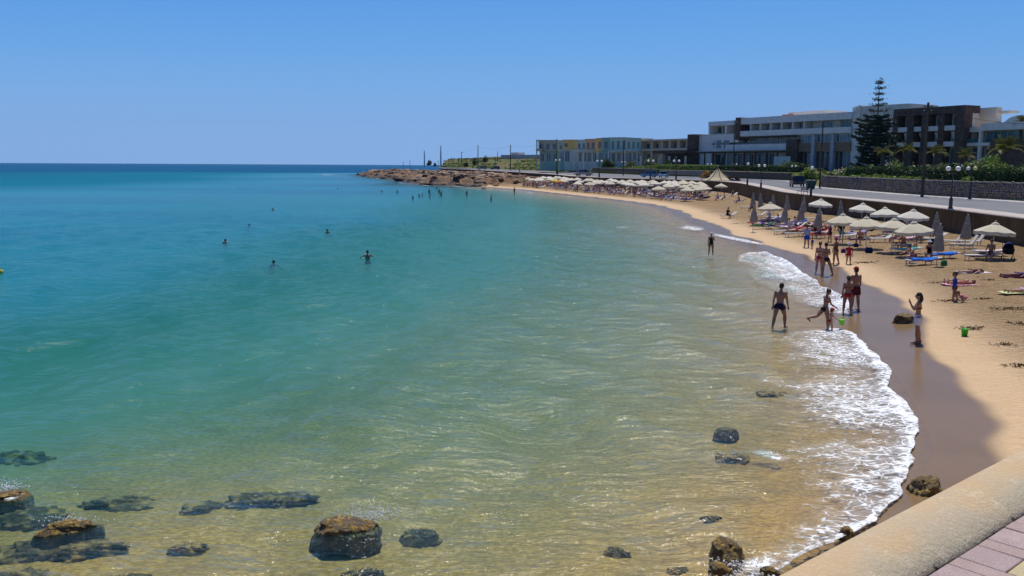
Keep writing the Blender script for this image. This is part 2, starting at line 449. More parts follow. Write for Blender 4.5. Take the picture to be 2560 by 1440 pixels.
def resample(pts, n):
    p = np.array(pts, float); d = np.r_[0, np.cumsum(np.hypot(*np.diff(p, axis=0).T))]
    q = np.linspace(0, d[-1], n); return np.stack([np.interp(q, d, p[:,0]), np.interp(q, d, p[:,1])], -1)
def foam(front, back, nt_, nw, name, dfun, ridge=.1, edge=.25):
    f = resample([P(x, y, .03).xy for x, y in front], nt_); k = resample([P(x, y, .03).xy for x, y in back], nt_)
    wv = np.linspace(0, 1, nw)[None, :, None]
    G = f[:,None,:]*(1-wv) + k[:,None,:]*wv
    X, Y = G[...,0], G[...,1]; tt = np.linspace(0, 1, nt_)[:,None] + 0*X; ww = wv[...,0] + 0*X
    wb = fbm(X*.9, Y*.9, o=4)*edge + fbm(X*.33+7, Y*.33, o=2)*edge          # ragged leading edge
    G = G + (f-k)[:,None,:] / np.linalg.norm((f-k)[:,None,:], axis=-1, keepdims=True) * (wb*(1-ww))[...,None]
    X, Y = G[...,0], G[...,1]
    dens = np.clip(dfun(tt, ww, X, Y), 0, 1)
    h = ridge*np.exp(-((ww-.07)/.06)**2)*(.6+.6*fbm(X*.8, Y*.8, o=3)) + .025*(fbm(X*3, Y*3, o=3)+.6)*dens
    base = np.maximum(tz(X, Y, False), 0) + .025 - .01*ww
    o = link(name, grid_mesh(name, X, Y, base+np.maximum(h, 0), foamm, {'dens': dens}))
    return tag(o, kind='stuff')
ends = lambda t_, a=.06: np.clip(np.minimum(t_, 1-t_)/a, 0, 1)
foam([(2060,817),(2110,824),(2155,850),(2195,900),(2235,950),(2270,1010),(2298,1075),(2305,1130),(2290,1190),(2262,1240),(2220,1275),(2140,1325),(2050,1375),(1960,1425),(1900,1470)],
     [(1975,826),(1935,850),(1895,905),(1865,960),(1850,1010),(1880,1060),(1925,1110),(1970,1160),(1990,1200),(1990,1250),(1960,1290),(1900,1330),(1850,1370),(1810,1420),(1760,1480)],
     420, 200, 'wave_foam', lambda t_, w_, X, Y: np.where(w_ < .05, .83, .85 - .30*sstep(.05,.14,w_) - .25*sstep(.3,.92,w_) + .26*fbm(X*.45, Y*.45, o=3) - .12*np.abs(fbm(X*.25+3,Y*.5,o=2))) * ends(t_, .03) * sstep(0, .012, w_) * (1-sstep(.9,1,w_)), .07)
foam([(1838,646),(1870,633),(1915,632),(1965,652),(2010,683),(2060,716),(2105,744),(2135,772),(2140,790)],
     [(1842,652),(1850,672),(1880,702),(1930,730),(1975,752),(2010,764),(2050,772),(2085,782),(2110,796)],
     260, 110, 'wave_foam', lambda t_, w_, X, Y: (.78 - .22*sstep(.03,.2,w_) - .22*sstep(.5,.95,w_) + .24*fbm(X*.4, Y*.4, o=3)) * ends(t_, .05) * sstep(0,.02,w_) * (1-sstep(.9,1,w_)), .2)
foam([(1685,566),(1720,560),(1765,566),(1770,572)], [(1690,573),(1725,580),(1745,580),(1765,578)], 60, 30, 'wave_foam', lambda t_, w_, X, Y: .62*ends(t_, .35)*ends(w_, .4)+.12*fbm(X,Y,o=3), .12)
foam([(1775,580),(1830,592),(1880,603),(1925,614)], [(1772,586),(1826,599),(1876,608),(1922,618)], 120, 14, 'wave_foam', lambda t_, w_, X, Y: .55*ends(t_, .2)*ends(w_, .2)+.1, .05)
foam([(1530,566),(1555,564),(1580,568)], [(1530,571),(1555,572),(1580,572)], 50, 14, 'wave_foam', lambda t_, w_, X, Y: .30*ends(t_, .3)*ends(w_, .3)+.05, .1)
for q in ([(960,438),(985,442),(1000,446)], [(990,454),(1008,457),(1020,458)], [(905,434),(925,433),(945,434)], [(1120,464),(1150,466),(1180,467)], [(1310,479),(1325,481),(1340,483)], [(1408,489),(1425,491),(1442,493)], [(770,435),(820,436),(850,435)], [(1050,461),(1070,463),(1090,464)], [(930,443),(945,445),(960,447)]):
    foam(q, [(x, y+2.2) for x, y in q], 40, 12, 'wave_foam', lambda t_, w_, X, Y: .52*ends(t_, .4)*ends(w_, .4)+.14*fbm(X*.5,Y*.5,o=3), .1, .9)
# ------------------------------------------------------------------ promenade in the foreground
kerbm, t, b, out = nodes('kerb_render')
pos = coords(t, True)
n1 = noise(t, pos, 2.2, 6, .65, .38, .64); n2 = noise(t, pos, 6, 6, .75, .52, .68); n3 = noise(t, pos, 45, 4, .7, .35, .65)
qa = attr(t, 'q')
col = mixc(t, n1, (.54,.39,.22), (.51,.40,.26)); col = mixc(t, math_(t,'MULTIPLY', ramp(t, math_(t,'ADD',qa,math_(t,'MULTIPLY',n1,.25)), .5, 1.0), .8), col, (.43,.375,.26))
col = mixc(t, math_(t,'MULTIPLY', n2, .75), col, (.64,.55,.39)); col = mixc(t, math_(t,'MULTIPLY', n3, .18), col, (.30,.21,.13))
dirt = math_(t, 'MULTIPLY', ramp(t, qa, .90, 1.0), noise(t, pos, 9, 5, .75, .55, .62))
col = mixc(t, dirt, col, (.035,.028,.018))
t.links.new(col, b.inputs['Base Color']); b.inputs['Roughness'].default_value = .9; b.inputs['Specular IOR Level'].default_value = .2
bump(t, b, math_(t,'ADD', n3, math_(t,'MULTIPLY', n1, 1.5)), .5, .006)
O1 = P(1930,1440,4.575); O2 = P(2560,1115,4.575); I1 = P(2310,1440,4.5)
ke = (O2-O1); ke.z = 0; ke.normalize(); kn = Vector((ke.y, -ke.x, 0))     # along the kerb, and inland
KW = (I1-O1).dot(kn)
L0, L1, nl = -5.0, 44.0, 700
prof = [(-.02,-4.6,0),(-.02,-.10,0),(-.012,-.03,.02),(.01,-.008,.05),(.04,0,.12),(.10,.003,.3),(.16,-.002,.48),(.22,-.014,.65),(.27,-.034,.8),(.31,-.062,.92),(.33,-.085,1.0),(.335,-.16,1.0)]
ls = np.linspace(L0, L1, nl); sc = KW/.33
V = []; A = []
for l in ls:
    for q, zz, a in prof:
        wob_ = .006*math.sin(l*2.1+q*9)+.004*math.sin(l*7.3)
        p = O1 + ke*l + kn*(q*sc + (wob_ if a > .7 else wob_*.4)); V.append((p.x, p.y, 4.575+zz+wob_*.5)); A.append(a)
V = np.array(V).reshape(nl, len(prof), 3)
k_ = link('kerb_wall', grid_mesh('kerb_wall', V[...,0], V[...,1], V[...,2], kerbm, {'q': np.array(A).reshape(nl, -1)}))
tag(k_, 'low rounded cream kerb wall along the paved promenade edge', 'wall')
prom = MB(); Mk = Matrix(((ke.x, kn.x, 0, O1.x), (ke.y, kn.y, 0, O1.y), (0, 0, 1, 0), (0, 0, 0, 1)))
prom.box(L0, KW-.02, 4.0, L1, 14, 4.445, Mk)
promo = prom.build('promenade', M('paver_bedding_sand', (.10,.075,.05), (.07,.05,.035), 12, .95, world=True)); tag(promo, kind='structure')
brm = []
for nm, c1, c2 in (('pink_paver', (.37,.275,.25), (.32,.235,.21)), ('grey_paver', (.37,.285,.265), (.31,.235,.225)), ('yellow_paver', (.46,.38,.22), (.39,.32,.18))):
    mt = M(nm, c1, c2, 5, .9, .2, bmp=.004, bscale=110, world=True); brm.append(mt)
    t = mt.node_tree; b = t.nodes['Principled BSDF']; src = b.inputs['Base Color'].links[0].from_socket
    sp = noise(t, coords(t, True), 160, 2, .7, .50, .66); t.links.new(mixc(t, math_(t,'MULTIPLY',sp,.5), src, tuple(v*1.7 for v in c1)), b.inputs['Base Color'])
def brick_mesh(l, wd, mt, name):
    mb = MB(); e = .004; g = .003
    r0 = [(g,g,-.055),(l-g,g,-.055),(l-g,wd-g,-.055),(g,wd-g,-.055)]; r1 = [(x,y,-e) for x,y,_ in r0]
    r2 = [(g+e,g+e,0),(l-g-e,g+e,0),(l-g-e,wd-g-e,0),(g+e,wd-g-e,0)]
    mb.rings([[Vector(p) for p in r] for r in (r0, r1, r2)]); return mb.mesh(name, mt)
bm_ = {}
def brick(l0, q0, l, wd, k):
    key = (round(l,3), round(wd,3), k)
    if key not in bm_: bm_[key] = brick_mesh(l, wd, brm[k], 'brick')
    o = link('brick', bm_[key], promo); p = O1 + ke*l0 + kn*q0
    o.location = (p.x, p.y, 4.5 + random.uniform(-.003, .003)); o.rotation_euler = (random.uniform(-.008,.008), random.uniform(-.008,.008), math.atan2(ke.y, ke.x) + math.pi*0 + random.uniform(-.012,.012))
    o.scale = (1, -1, 1)
lpos = -.9; k = 0
while lpos < 4.2:                          # header row beside the kerb: narrow pink and wide grey by turns
    if k % 2: brick(lpos, KW+.008, .105, .30, 0); lpos += .105
    else: brick(lpos, KW+.008, .20, .20, 1); brick(lpos, KW+.208, .20, .095, 2); lpos += .20
    k += 1
for r_ in range(7):
    for c_ in range(24): brick(-.9 + c_*.2 + (.1 if r_ % 2 else 0), KW+.308+r_*.1, .2, .1, 2)

rest_ = MB()                               # the paving further along, out of this picture: joined
for r_ in range(14):
    for c_ in range(150):
        l0, q0 = (3.9 if r_ < 7 else -2.0) + c_*.2 + (.1 if r_ % 2 else 0), KW+.308+r_*.1
        if r_ == 0: rest_.m = 0; rest_.box(l0+.4, KW+.01, 4.44, l0+.594, KW+.30, 4.498, Mk)
        rest_.m = 2; rest_.box(l0+.003, q0+.003, 4.44, l0+.197, q0+.097, 4.498, Mk)
tag(rest_.build('pavers', brm, promo), kind='stuff')

# ------------------------------------------------------------------ road, pavements, sea wall, stone wall
E1p = [(2560,545,2.7),(2376,522,2.7),(2200,503,2.7),(2050,490,2.75),(1960,480,2.8),(1900,467,3.0),(1850,457,3.1),(1800,452.5,3.15),(1690,448.5,3.2),(1600,446.5,3.2),(1500,443.5,3.2),(1430,440,3.2),(1394,436.5,3.3),(1300,430.5,3.6),(1200,425,3.9),(1100,421,4.0)]
E2p = [(2560,503,2.7),(2300,488,2.7),(2050,468,2.8),(1985,452,3.2),(1850,447,3.35),(1770,443.5,3.45),(1650,440,3.5),(1480,433,3.7),(1400,429.5,3.8),(1300,425.5,4.0),(1200,421.5,4.3),(1100,418.5,4.5)]
E1 = [Vector((34.5,14,2.7)), Vector((36,40,2.7))] + [P(*q) for q in E1p]
E2 = [Vector((50.5,14,2.7)), Vector((51,60,2.7))] + [P(*q) for q in E2p]
def path(pts, n):
    p = np.array([list(v) for v in pts]); d = np.r_[0, np.cumsum(np.hypot(*np.diff(p[:,:2], axis=0).T))]
    q = np.linspace(0, d[-1], n); r = np.stack([np.interp(q, d, p[:,i]) for i in range(3)], -1)
    for _ in range(3): r[1:-1] = (r[:-2]+2*r[1:-1]+r[2:])/4
    return r
NE = 260
e1 = path(E1, NE); e2 = path(E2, NE)
def normals(p):                            # to the land side (right of the direction of travel)
    d = np.gradient(p[:,:2], axis=0); d /= np.linalg.norm(d, axis=1)[:,None]; return np.stack([d[:,1], -d[:,0]], -1)
n1_, n2_ = normals(e1), normals(e2)
def off(p, n, d, dz): q = p.copy(); q[:,:2] += n*d; q[:,2] += dz; return q
def strip(name, cols, mt, **kw):
    A = np.stack(cols, 1); return link(name, grid_mesh(name, A[...,0], A[...,1], A[...,2], mt, **kw))
asphalt = M('asphalt', (.175,.175,.18), (.145,.145,.15), .25, .9, .25, world=True, bmp=.004, bscale=20)
pavem = M('pavement_concrete', (.47,.40,.34), (.40,.34,.29), .8, .85, world=True)
kerbw = M('painted_kerb', (.58,.56,.52), (.42,.40,.37), 1.2, .8, world=True)
tag(strip('road', [off(e1,n1_,2.3,-.13), off(e1,n1_,5,-.10), (e1*.5+e2*.5), off(e2,n2_,-1.4,-.10)], asphalt), kind='structure')
tag(strip('pavement', [off(e1,n1_,0.0,0), off(e1,n1_,2.1,0.0)], pavem), kind='structure')
tag(strip('kerb', [off(e1,n1_,2.1,.005), off(e1,n1_,2.35,.005), off(e1,n1_,2.36,-.16)], kerbw), kind='structure')
tag(strip('kerb', [off(e2,n2_,-1.5,-.14), off(e2,n2_,-1.49,.03), off(e2,n2_,-.9,.035)], kerbw), kind='structure')
tag(strip('pavement', [off(e2,n2_,-.9,.03), off(e2,n2_,.3,.03)], M('verge_paving', (.36,.33,.29), (.25,.22,.19), 1.0, .9, world=True)), kind='structure')
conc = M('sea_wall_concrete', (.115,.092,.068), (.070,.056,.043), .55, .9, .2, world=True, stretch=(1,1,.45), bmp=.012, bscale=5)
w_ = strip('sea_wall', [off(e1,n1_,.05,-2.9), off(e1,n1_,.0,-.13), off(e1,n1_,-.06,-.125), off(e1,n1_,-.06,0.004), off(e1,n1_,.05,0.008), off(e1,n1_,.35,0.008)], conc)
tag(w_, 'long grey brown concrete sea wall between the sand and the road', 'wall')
cop = strip('coping', [off(e1,n1_,-.07,-.08), off(e1,n1_,-.07,.02), off(e1,n1_,.4,.022), off(e1,n1_,.4,.0)], pavem); cop.parent = w_
# stone retaining wall: core, coping, stones
def cum(p): return np.r_[0, np.cumsum(np.hypot(*np.diff(p[:,:2], axis=0).T))]
c2 = cum(e2); Y2 = e2[:,1]
def sub(i0, i1): return slice(i0, i1+1)
iA = int(np.argmin(np.abs(np.hypot(e2[:,0]-P(2045,467.5,2.8).x, e2[:,1]-P(2045,467.5,2.8).y))))
pB = P(1985,452,3.2); iB = int(np.argmin(np.hypot(e2[:,0]-pB.x, e2[:,1]-pB.y)))
pC = P(1480,433,3.7); iC = int(np.argmin(np.hypot(e2[:,0]-pC.x, e2[:,1]-pC.y)))
pD = P(1775,443.5,3.45); iD = int(np.argmin(np.hypot(e2[:,0]-pD.x, e2[:,1]-pD.y)))
pE = P(1640,440,3.5); iE = int(np.argmin(np.hypot(e2[:,0]-pE.x, e2[:,1]-pE.y)))
stonec = M('wall_mortar', (.10,.08,.065), (.06,.05,.042), 2.5, .95, world=True)
stones = [M('wall_stone', a, b_, 1.4, .9, .2, world=True, bmp=.02, bscale=7) for a, b_ in (((.29,.215,.155),(.17,.135,.11)), ((.36,.23,.145),(.22,.16,.115)), ((.22,.195,.17),(.14,.13,.13)))]
def wall(i0, i1, hgt, label, mt, name='stone_wall', cp=pavem):
    p = e2[i0:i1+1]; n = n2_[i0:i1+1]
    A = np.stack([off(p,n,.30,-.3), off(p,n,.30,hgt), off(p,n,.75,hgt), off(p,n,.75,-.3)], 1)
    o = link(name, grid_mesh(name, A[...,0], A[...,1], A[...,2], mt, smooth=False)); tag(o, label, 'wall')
    A = np.stack([off(p,n,.24,hgt-.02), off(p,n,.24,hgt+.07), off(p,n,.82,hgt+.07), off(p,n,.82,hgt-.02)], 1)
    c = link('coping', grid_mesh('coping', A[...,0], A[...,1], A[...,2], cp, smooth=False)); c.parent = o
    return o
wA = wall(0, iA, 1.85, 'long dark rubble stone wall under the hedge beside the road', stonec)
wB = wall(iB, iD, 1.6, 'dark stone wall behind the striped tent pavilion', stonec)
wG = wall(iD+1, iE, 1.55, 'pale grey plain garden wall with an orange flowering shrub at its end', M('grey_garden_wall', (.20,.18,.155), (.15,.135,.115), .5, .9, world=True))
wC = wall(iE+1, iC, 1.75, 'dark brown stone wall behind the parked cars and grey van', stonec)
def stone_mesh(seed, mt):
    r = random.Random(seed); mb = MB(); n = 7; rings = []
    for y, k in ((.0,1.0),(-.6,.96),(-1.0,.68)):
        ring = []
        for j in range(n):
            a = 2*math.pi*(j+.3)/n; rr = r.uniform(.84,1.06) if y == 0 else rad[j]
            if y == 0:
                if j == 0: rad = []
                rad.append(rr)
            c_, s_2 = math.cos(a), math.sin(a); m_ = max(abs(c_), abs(s_2))**.6
            ring.append(Vector((rr*k*c_/m_*.5, y*.5, rr*k*s_2/m_*.5)))
        rings.append(ring)
    return mb.rings(rings).mesh('stone', mt)
smesh = [stone_mesh(i, stones[i % 3]) for i in range(9)]
def place_stones(wobj, i0, i1, hgt, limit):
    p = e2[i0:i1+1]; n = n2_[i0:i1+1]; c = cum(p); L = c[-1]; rest = MB(); cnt = 0; cand = []
    z = .02
    while z < hgt-.1:
        hgt_r = random.uniform(.24,.36); s = random.uniform(0,.3)
        while s < L:
            wd = random.uniform(.32,.62); cand.append((s+wd/2, z+hgt_r/2, wd, hgt_r)); s += wd
        z += hgt_r
    def at(s):
        x = [np.interp(s, c, p[:,k]) for k in range(3)]; nn = [np.interp(s, c, n[:,k]) for k in range(2)]; return x, nn
    vis = []
    for q in cand:
        x, nn = at(q[0]); px = 1280 + F*x[0]/max(x[1], 1)
        vis.append((not (px < 2570), x[1]))
    order = sorted(range(len(cand)), key=lambda i: vis[i])
    for rank, i in enumerate(order):
        s, zc, wd, hr = cand[i]; x, nn = at(s); ang = math.atan2(nn[0]*-1, nn[1])
        loc = Vector((x[0]+nn[0]*.33, x[1]+nn[1]*.33, x[2]+zc)); sc_ = (wd*random.uniform(.85,1.12), random.uniform(.12,.30), hr*random.uniform(.75,1.3)); rz = ang; ry = random.uniform(-.35,.35); loc.z += random.uniform(-.05,.05)
        k = random.randrange(9)
        if rank < limit:
            o = link('stone', smesh[k], wobj); o.location = loc; o.rotation_euler = (0, ry, rz); o.scale = sc_
        elif vis[i][1] < 175 and vis[i][1] > 70:
            Mx = Matrix.Translation(loc) @ Matrix.Rotation(rz, 4, 'Z') @ Matrix.Rotation(ry, 4, 'Y') @ Matrix.Diagonal((*sc_, 1))
            rest.m = k % 3; rest.add([Mx @ v.co for v in smesh[k].vertices], [tuple(f.vertices) for f in smesh[k].polygons])
    if rest.v: tag(rest.build('stones', stones, wobj), kind='stuff')
place_stones(wA, 0, iA, 1.85, 300)

# ------------------------------------------------------------------ the land behind the road
def landz(tt, i):                          # height above the road at tt metres inland
    wl = np.where(((i <= iA) | ((i >= iB) & (i <= iC))), 1.72, .15)
    far = np.clip((i-iC)/30.0, 0, 1)
    return np.where(tt < .5, -.2, wl*np.clip((tt-.3)/.3,0,1)) + .012*np.maximum(tt-8,0) + far*4.5*sstep(4,45,tt)
dirs = np.zeros((NE,2)); 
for i in range(NE):
    a = np.interp(e2[i,1], [60,150,215,260,300,450,600], [R(8),R(12),R(45),R(60),R(72),R(85),R(90)]); dirs[i] = (math.cos(a), math.sin(a))
ts = np.array([0.2,.5,.62,2,4,8,14,22,32,45,65,100,160,260,420,900])
GX = e2[:,0][:,None]+dirs[:,0][:,None]*ts; GY = e2[:,1][:,None]+dirs[:,1][:,None]*ts
GZ = e2[:,2][:,None] + landz(ts[None,:]+0*GX, np.arange(NE)[:,None]+0*GX) + .35*fbm(GX*.08, GY*.08, o=3)*np.clip(ts/30,0,1)
grassm = M('dry_garden_ground', (.085,.105,.025), (.16,.125,.06), .12, .95, .1, world=True, lo=.42, hi=.60)
tag(link('land', grid_mesh('land', GX, GY, GZ, grassm)), kind='structure')
def land_at(x, y):
    j = np.argmin((GX-x)**2 + (GY-y)**2); return float(GZ.ravel()[j])

# distant mountain and low coast
mx_ = np.linspace(3400, 9000, 160); my_ = np.linspace(8000, 10400, 40); MX, MY = np.meshgrid(mx_, my_)
MZ = 430*np.exp(-((MX-5900)/900)**2 - ((MY-9200)/850)**2)*(1+.30*fbm(MX*.002, MY*.002, o=5)) + 330*np.exp(-((MX-5230)/300)**2 - ((MY-9200)/700)**2)*(1+.25*fbm(MX*.004, MY*.004, o=5)) - 20
tag(link('mountain', grid_mesh('mountain', MX, MY, MZ, M('mountain_scrub', (.055,.065,.055), (.040,.052,.040), .002, .95, .05, world=True))), kind='structure')

# ------------------------------------------------------------------ rocks
rockm, t, b, out = nodes('mossy_rock')
pos = coords(t, True); g = t.nodes.new('ShaderNodeNewGeometry'); sx = t.nodes.new('ShaderNodeSeparateXYZ'); t.links.new(g.outputs['Normal'], sx.inputs[0])
n1 = noise(t, pos, 3.0, 6, .7, .38, .62); n2 = noise(t, pos, 11, 5, .7, .40, .62)
col = mixc(t, n1, (.075,.052,.028), (.15,.105,.052)); moss = math_(t,'MULTIPLY', ramp(t, math_(t,'ADD', sx.outputs[2], math_(t,'MULTIPLY',n1,.4)), .10, .62), n2)
col = mixc(t, moss, col, (.42,.26,.035)); col = mixc(t, math_(t,'MULTIPLY', noise(t,pos,24,4,.7,.5,.62), .45), col, (.03,.024,.015))
t.links.new(col, b.inputs['Base Color']); b.inputs['Roughness'].default_value = .42; b.inputs['Specular IOR Level'].default_value = .45
bump(t, b, math_(t,'ADD', n2, noise(t,pos,32,4,.7)), .9, .03)
bedrock = M('submerged_rock', (.075,.050,.020), (.38,.23,.075), 3.2, .8, .2, world=True, bmp=.06, bscale=9, lo=.42, hi=.62, detail=8)
dryrock = M('headland_rock', (.30,.17,.09), (.14,.095,.06), .9, .95, .1, world=True, bmp=.05, bscale=4)
ICO = None
def ico(sub):
    import bmesh
    bm = bmesh.new(); bmesh.ops.create_icosphere(bm, subdivisions=sub, radius=1)
    v = np.array([x.co[:] for x in bm.verts]); f = np.array([[q.index for q in p.verts] for p in bm.faces]); bm.free(); return v, f
ICOS = {k: ico(k) for k in (2, 3, 5)}
def rock(name, loc, r, seed, mt, sub=5, rot=0.0, rough=.55):
    v, f = ICOS[sub]; v = v.copy(); o_ = seed*7.31
    d = 1 + rough*fbm(v[:,0]*1.1+o_, v[:,1]*1.1, v[:,2]*1.1-o_, o=5) + .16*np.abs(fbm(v[:,0]*3.3-o_, v[:,1]*3.3, v[:,2]*3.3, o=4))
    if mt is bedrock: d = d + .5*np.abs(fbm(v[:,0]*4.3+o_, v[:,1]*4.3, v[:,2]*2-o_, o=4)) + .25*vnoise(v[:,0]*1.7-o_, v[:,1]*1.7, v[:,2])
    d = d + .12*vnoise(v[:,0]*2.1+o_, v[:,1]*2.1, v[:,2]*1.4+o_)
    v = v*d[:,None]; v[:,2] = np.where(v[:,2] > .6, .6+(v[:,2]-.6)*.55, v[:,2]); v[:,2] /= np.percentile(v[:,2], 93)
    v[:,:2] /= np.percentile(np.hypot(v[:,0], v[:,1]), 97); lowr = np.clip(.25-v[:,2], 0, 1.2)
    v[:,:2] *= (1 + 0.5*lowr*(1+.5*vnoise(v[:,0]*2.5+o_, v[:,1]*2.5)))[:,None]; v[:,2] = np.where(v[:,2] < 0, v[:,2]*max(1.6, .62/r[2]), v[:,2])
    v[:,:2] *= .86
    c_, s_2 = math.cos(rot), math.sin(rot); v = v*np.array(r)
    v = np.stack([v[:,0]*c_-v[:,1]*s_2, v[:,0]*s_2+v[:,1]*c_, v[:,2]], -1)
    o = link(name, np_mesh(name, v, f, mt)); o.location = loc; return o
# (x, y, rx m, ry m, rz m, height of the centre, material, label)
RK = [(2312,1228,.36,.32,.20,.08,rockm,'mossy brown rock on the wet sand against the kerb wall'),
 (1818,1372,.34,.30,.22,.02,rockm,'tallest yellow mossy rock in the shallows left of the kerb end'),
 (1800,1422,.23,.17,.13,.0,rockm,'small mossy rock just in front of the tall yellow one'),
 (1925,1432,.20,.14,.12,.0,rockm,'small ochre rock where the kerb meets the bottom of the picture'),
 (1595,1425,.34,.20,.17,-.06,bedrock,'flat weedy rock just awash near the bottom edge'),
 (1695,1410,.24,.20,.14,-.12,bedrock,'dark submerged rock between two mossy rocks'),
 (1548,1362,.27,.16,.14,-.13,bedrock,'small dark submerged rock alone on the sandy bottom'),
 (1832,1120,.58,.45,.22,-.05,bedrock,'dark rock awash beside the foam with water pouring over it'),
 (1815,1076,.34,.22,.10,-.085,rockm,'smooth low rock with a bright wet sheen behind the awash rock'),
 (1052,1320,.42,.30,.20,-.19,bedrock,'dark submerged boulder right of the splashing rock'),
 (862,1315,.66,.36,.15,.0,rockm,'rock with a white wave splashing over its top'),
 (905,1412,.50,.30,.26,-.12,bedrock,'brown weedy rock at the bottom edge below the splash'),
 (850,1438,.40,.30,.22,-.14,bedrock,'weedy rock cut off by the bottom edge of the picture'),
 (178,1316,.58,.26,.14,-.03,rockm,'long orange topped rock with a dark flat side at lower left'),
 (215,1352,.85,.40,.30,-.24,bedrock,'submerged ledge in front of the orange topped rock'),
 (90,1345,.85,.5,.36,-.30,bedrock,'wide submerged ledge left of the orange topped rock'),
 (70,1270,.95,.65,.45,-.36,bedrock,'broad brown submerged reef at the left edge'),
 (5,1240,.50,.30,.10,-.02,rockm,'rock at the left edge with a burst of foam'),
 (40,1425,.95,.5,.40,-.32,bedrock,'dark reef in the bottom left corner'),
 (300,1425,.8,.4,.3,-.42,bedrock,'shadowy submerged rock along the bottom edge'),
 (470,1345,.5,.28,.22,-.42,bedrock,'faint submerged rock midway along the lower left'),
 (315,1228,1.0,.55,.38,-.52,bedrock,'blurred brown submerged rock below the teal water'),
 (500,1240,.55,.35,.22,-.55,bedrock,'faint olive submerged rock between two larger ones'),
 (672,1225,1.05,.60,.34,-.36,bedrock,'large purple brown submerged rock left of the middle'),
 (20,1120,1.2,.8,.7,-.8,bedrock,'dark submerged rock far at the left edge in teal water'),
 (1928,972,.6,.42,.22,-.14,bedrock,'dark patch of rock at the back of the big foam'),
 (2065,1178,.45,.35,.2,-.09,bedrock,'dark rock showing through the broken foam'),
 (1778,1282,.3,.22,.14,-.12,bedrock,'small flat submerged stone amid sparkling shallows'),
 (2262,806,.60,.40,.30,.04,rockm,'low weedy rock on the wet sand behind the woman in white shorts'),
 (2372,808,.16,.14,.09,.02,rockm,'small dark stone on the dry sand behind the woman in white shorts'),
 (2118,1332,.16,.14,.14,.0,rockm,'small black stone at the foot of the kerb in the foam')]
for i, (x, y, rx, ry, rz, cz, mt, lab) in enumerate(RK):
    p = P(x, y, max(cz+rz*.35, -.1)) if cz < .03 else gp(x, y)
    z = cz if cz < .03 else tz1(p.x, p.y)+cz
    if mt is bedrock: z = -.11 + .3*cz - rz*.7
    o = rock('rock', (p.x, p.y, z), (rx, ry, rz if mt is rockm else rz*.7), i+1, mt, rot=R(18)+random.uniform(-.25,.25) if i > 9 else random.uniform(-.5,.5))
    tag(o, lab, 'rock', 'rocks in the shallows')
# splash and broken water round the rocks
def splash(name, c, r, n, hmax, seed, szr=(.004,.013)):
    g_ = random.Random(seed); mb = MB()
    for _ in range(n):
        a = g_.gauss(0, 1); rr = g_.gauss(0, 1); h = abs(g_.gauss(0, .4))*hmax
        p = Vector((c[0]+a*r[0], c[1]+rr*r[1], c[2]+h)); s = g_.uniform(*szr)*(1 if h > .05 else 1.5)
        mb.ell(p, (s, s*.8, s*.8), 5, 3)
    o = mb.build(name, foamm2, smooth=True); return tag(o, kind='stuff')
foamm2 = M('spray', (.88,.90,.90), rough=.35)
for (x, y, r, n, h, sd_) in [(905,1290,(.24,.10),420,.34,1),(965,1275,(.26,.10),160,.22,2),(15,1212,(.2,.10),200,.2,4),(180,1290,(.3,.08),90,.10,5),
    (1850,1400,(.3,.12),160,.05,7),(1860,1125,(.5,.12),120,.03,9),(1900,1430,(.3,.15),120,.05,11)]:
    p = P(x, y, .1); splash('sea_spray', (p.x, p.y, .02), r, n, h, sd_)
p_ = lambda x, y: (x, y)
foam([(0,1245),(30,1232),(60,1222)], [(0,1262),(40,1250),(70,1232)], 50, 20, 'wave_foam', lambda t_, w_, X, Y: .62*ends(t_,.3)*ends(w_,.3)+.12*fbm(X*3,Y*3,o=2), .02, .05)
foam([(1830,1405),(1880,1385),(1950,1370)], [(1850,1440),(1910,1430),(1960,1405)], 60, 40, 'wave_foam', lambda t_, w_, X, Y: .70*ends(t_,.3)*ends(w_,.3)+.15*fbm(X*3,Y*3,o=2), .02, .05)
foam([(1860,1105),(1930,1125),(2020,1150)], [(1850,1125),(1920,1150),(2010,1170)], 60, 30, 'wave_foam', lambda t_, w_, X, Y: .46*ends(t_,.3)*ends(w_,.3)+.15*fbm(X*2,Y*2,o=2), .02, .05)
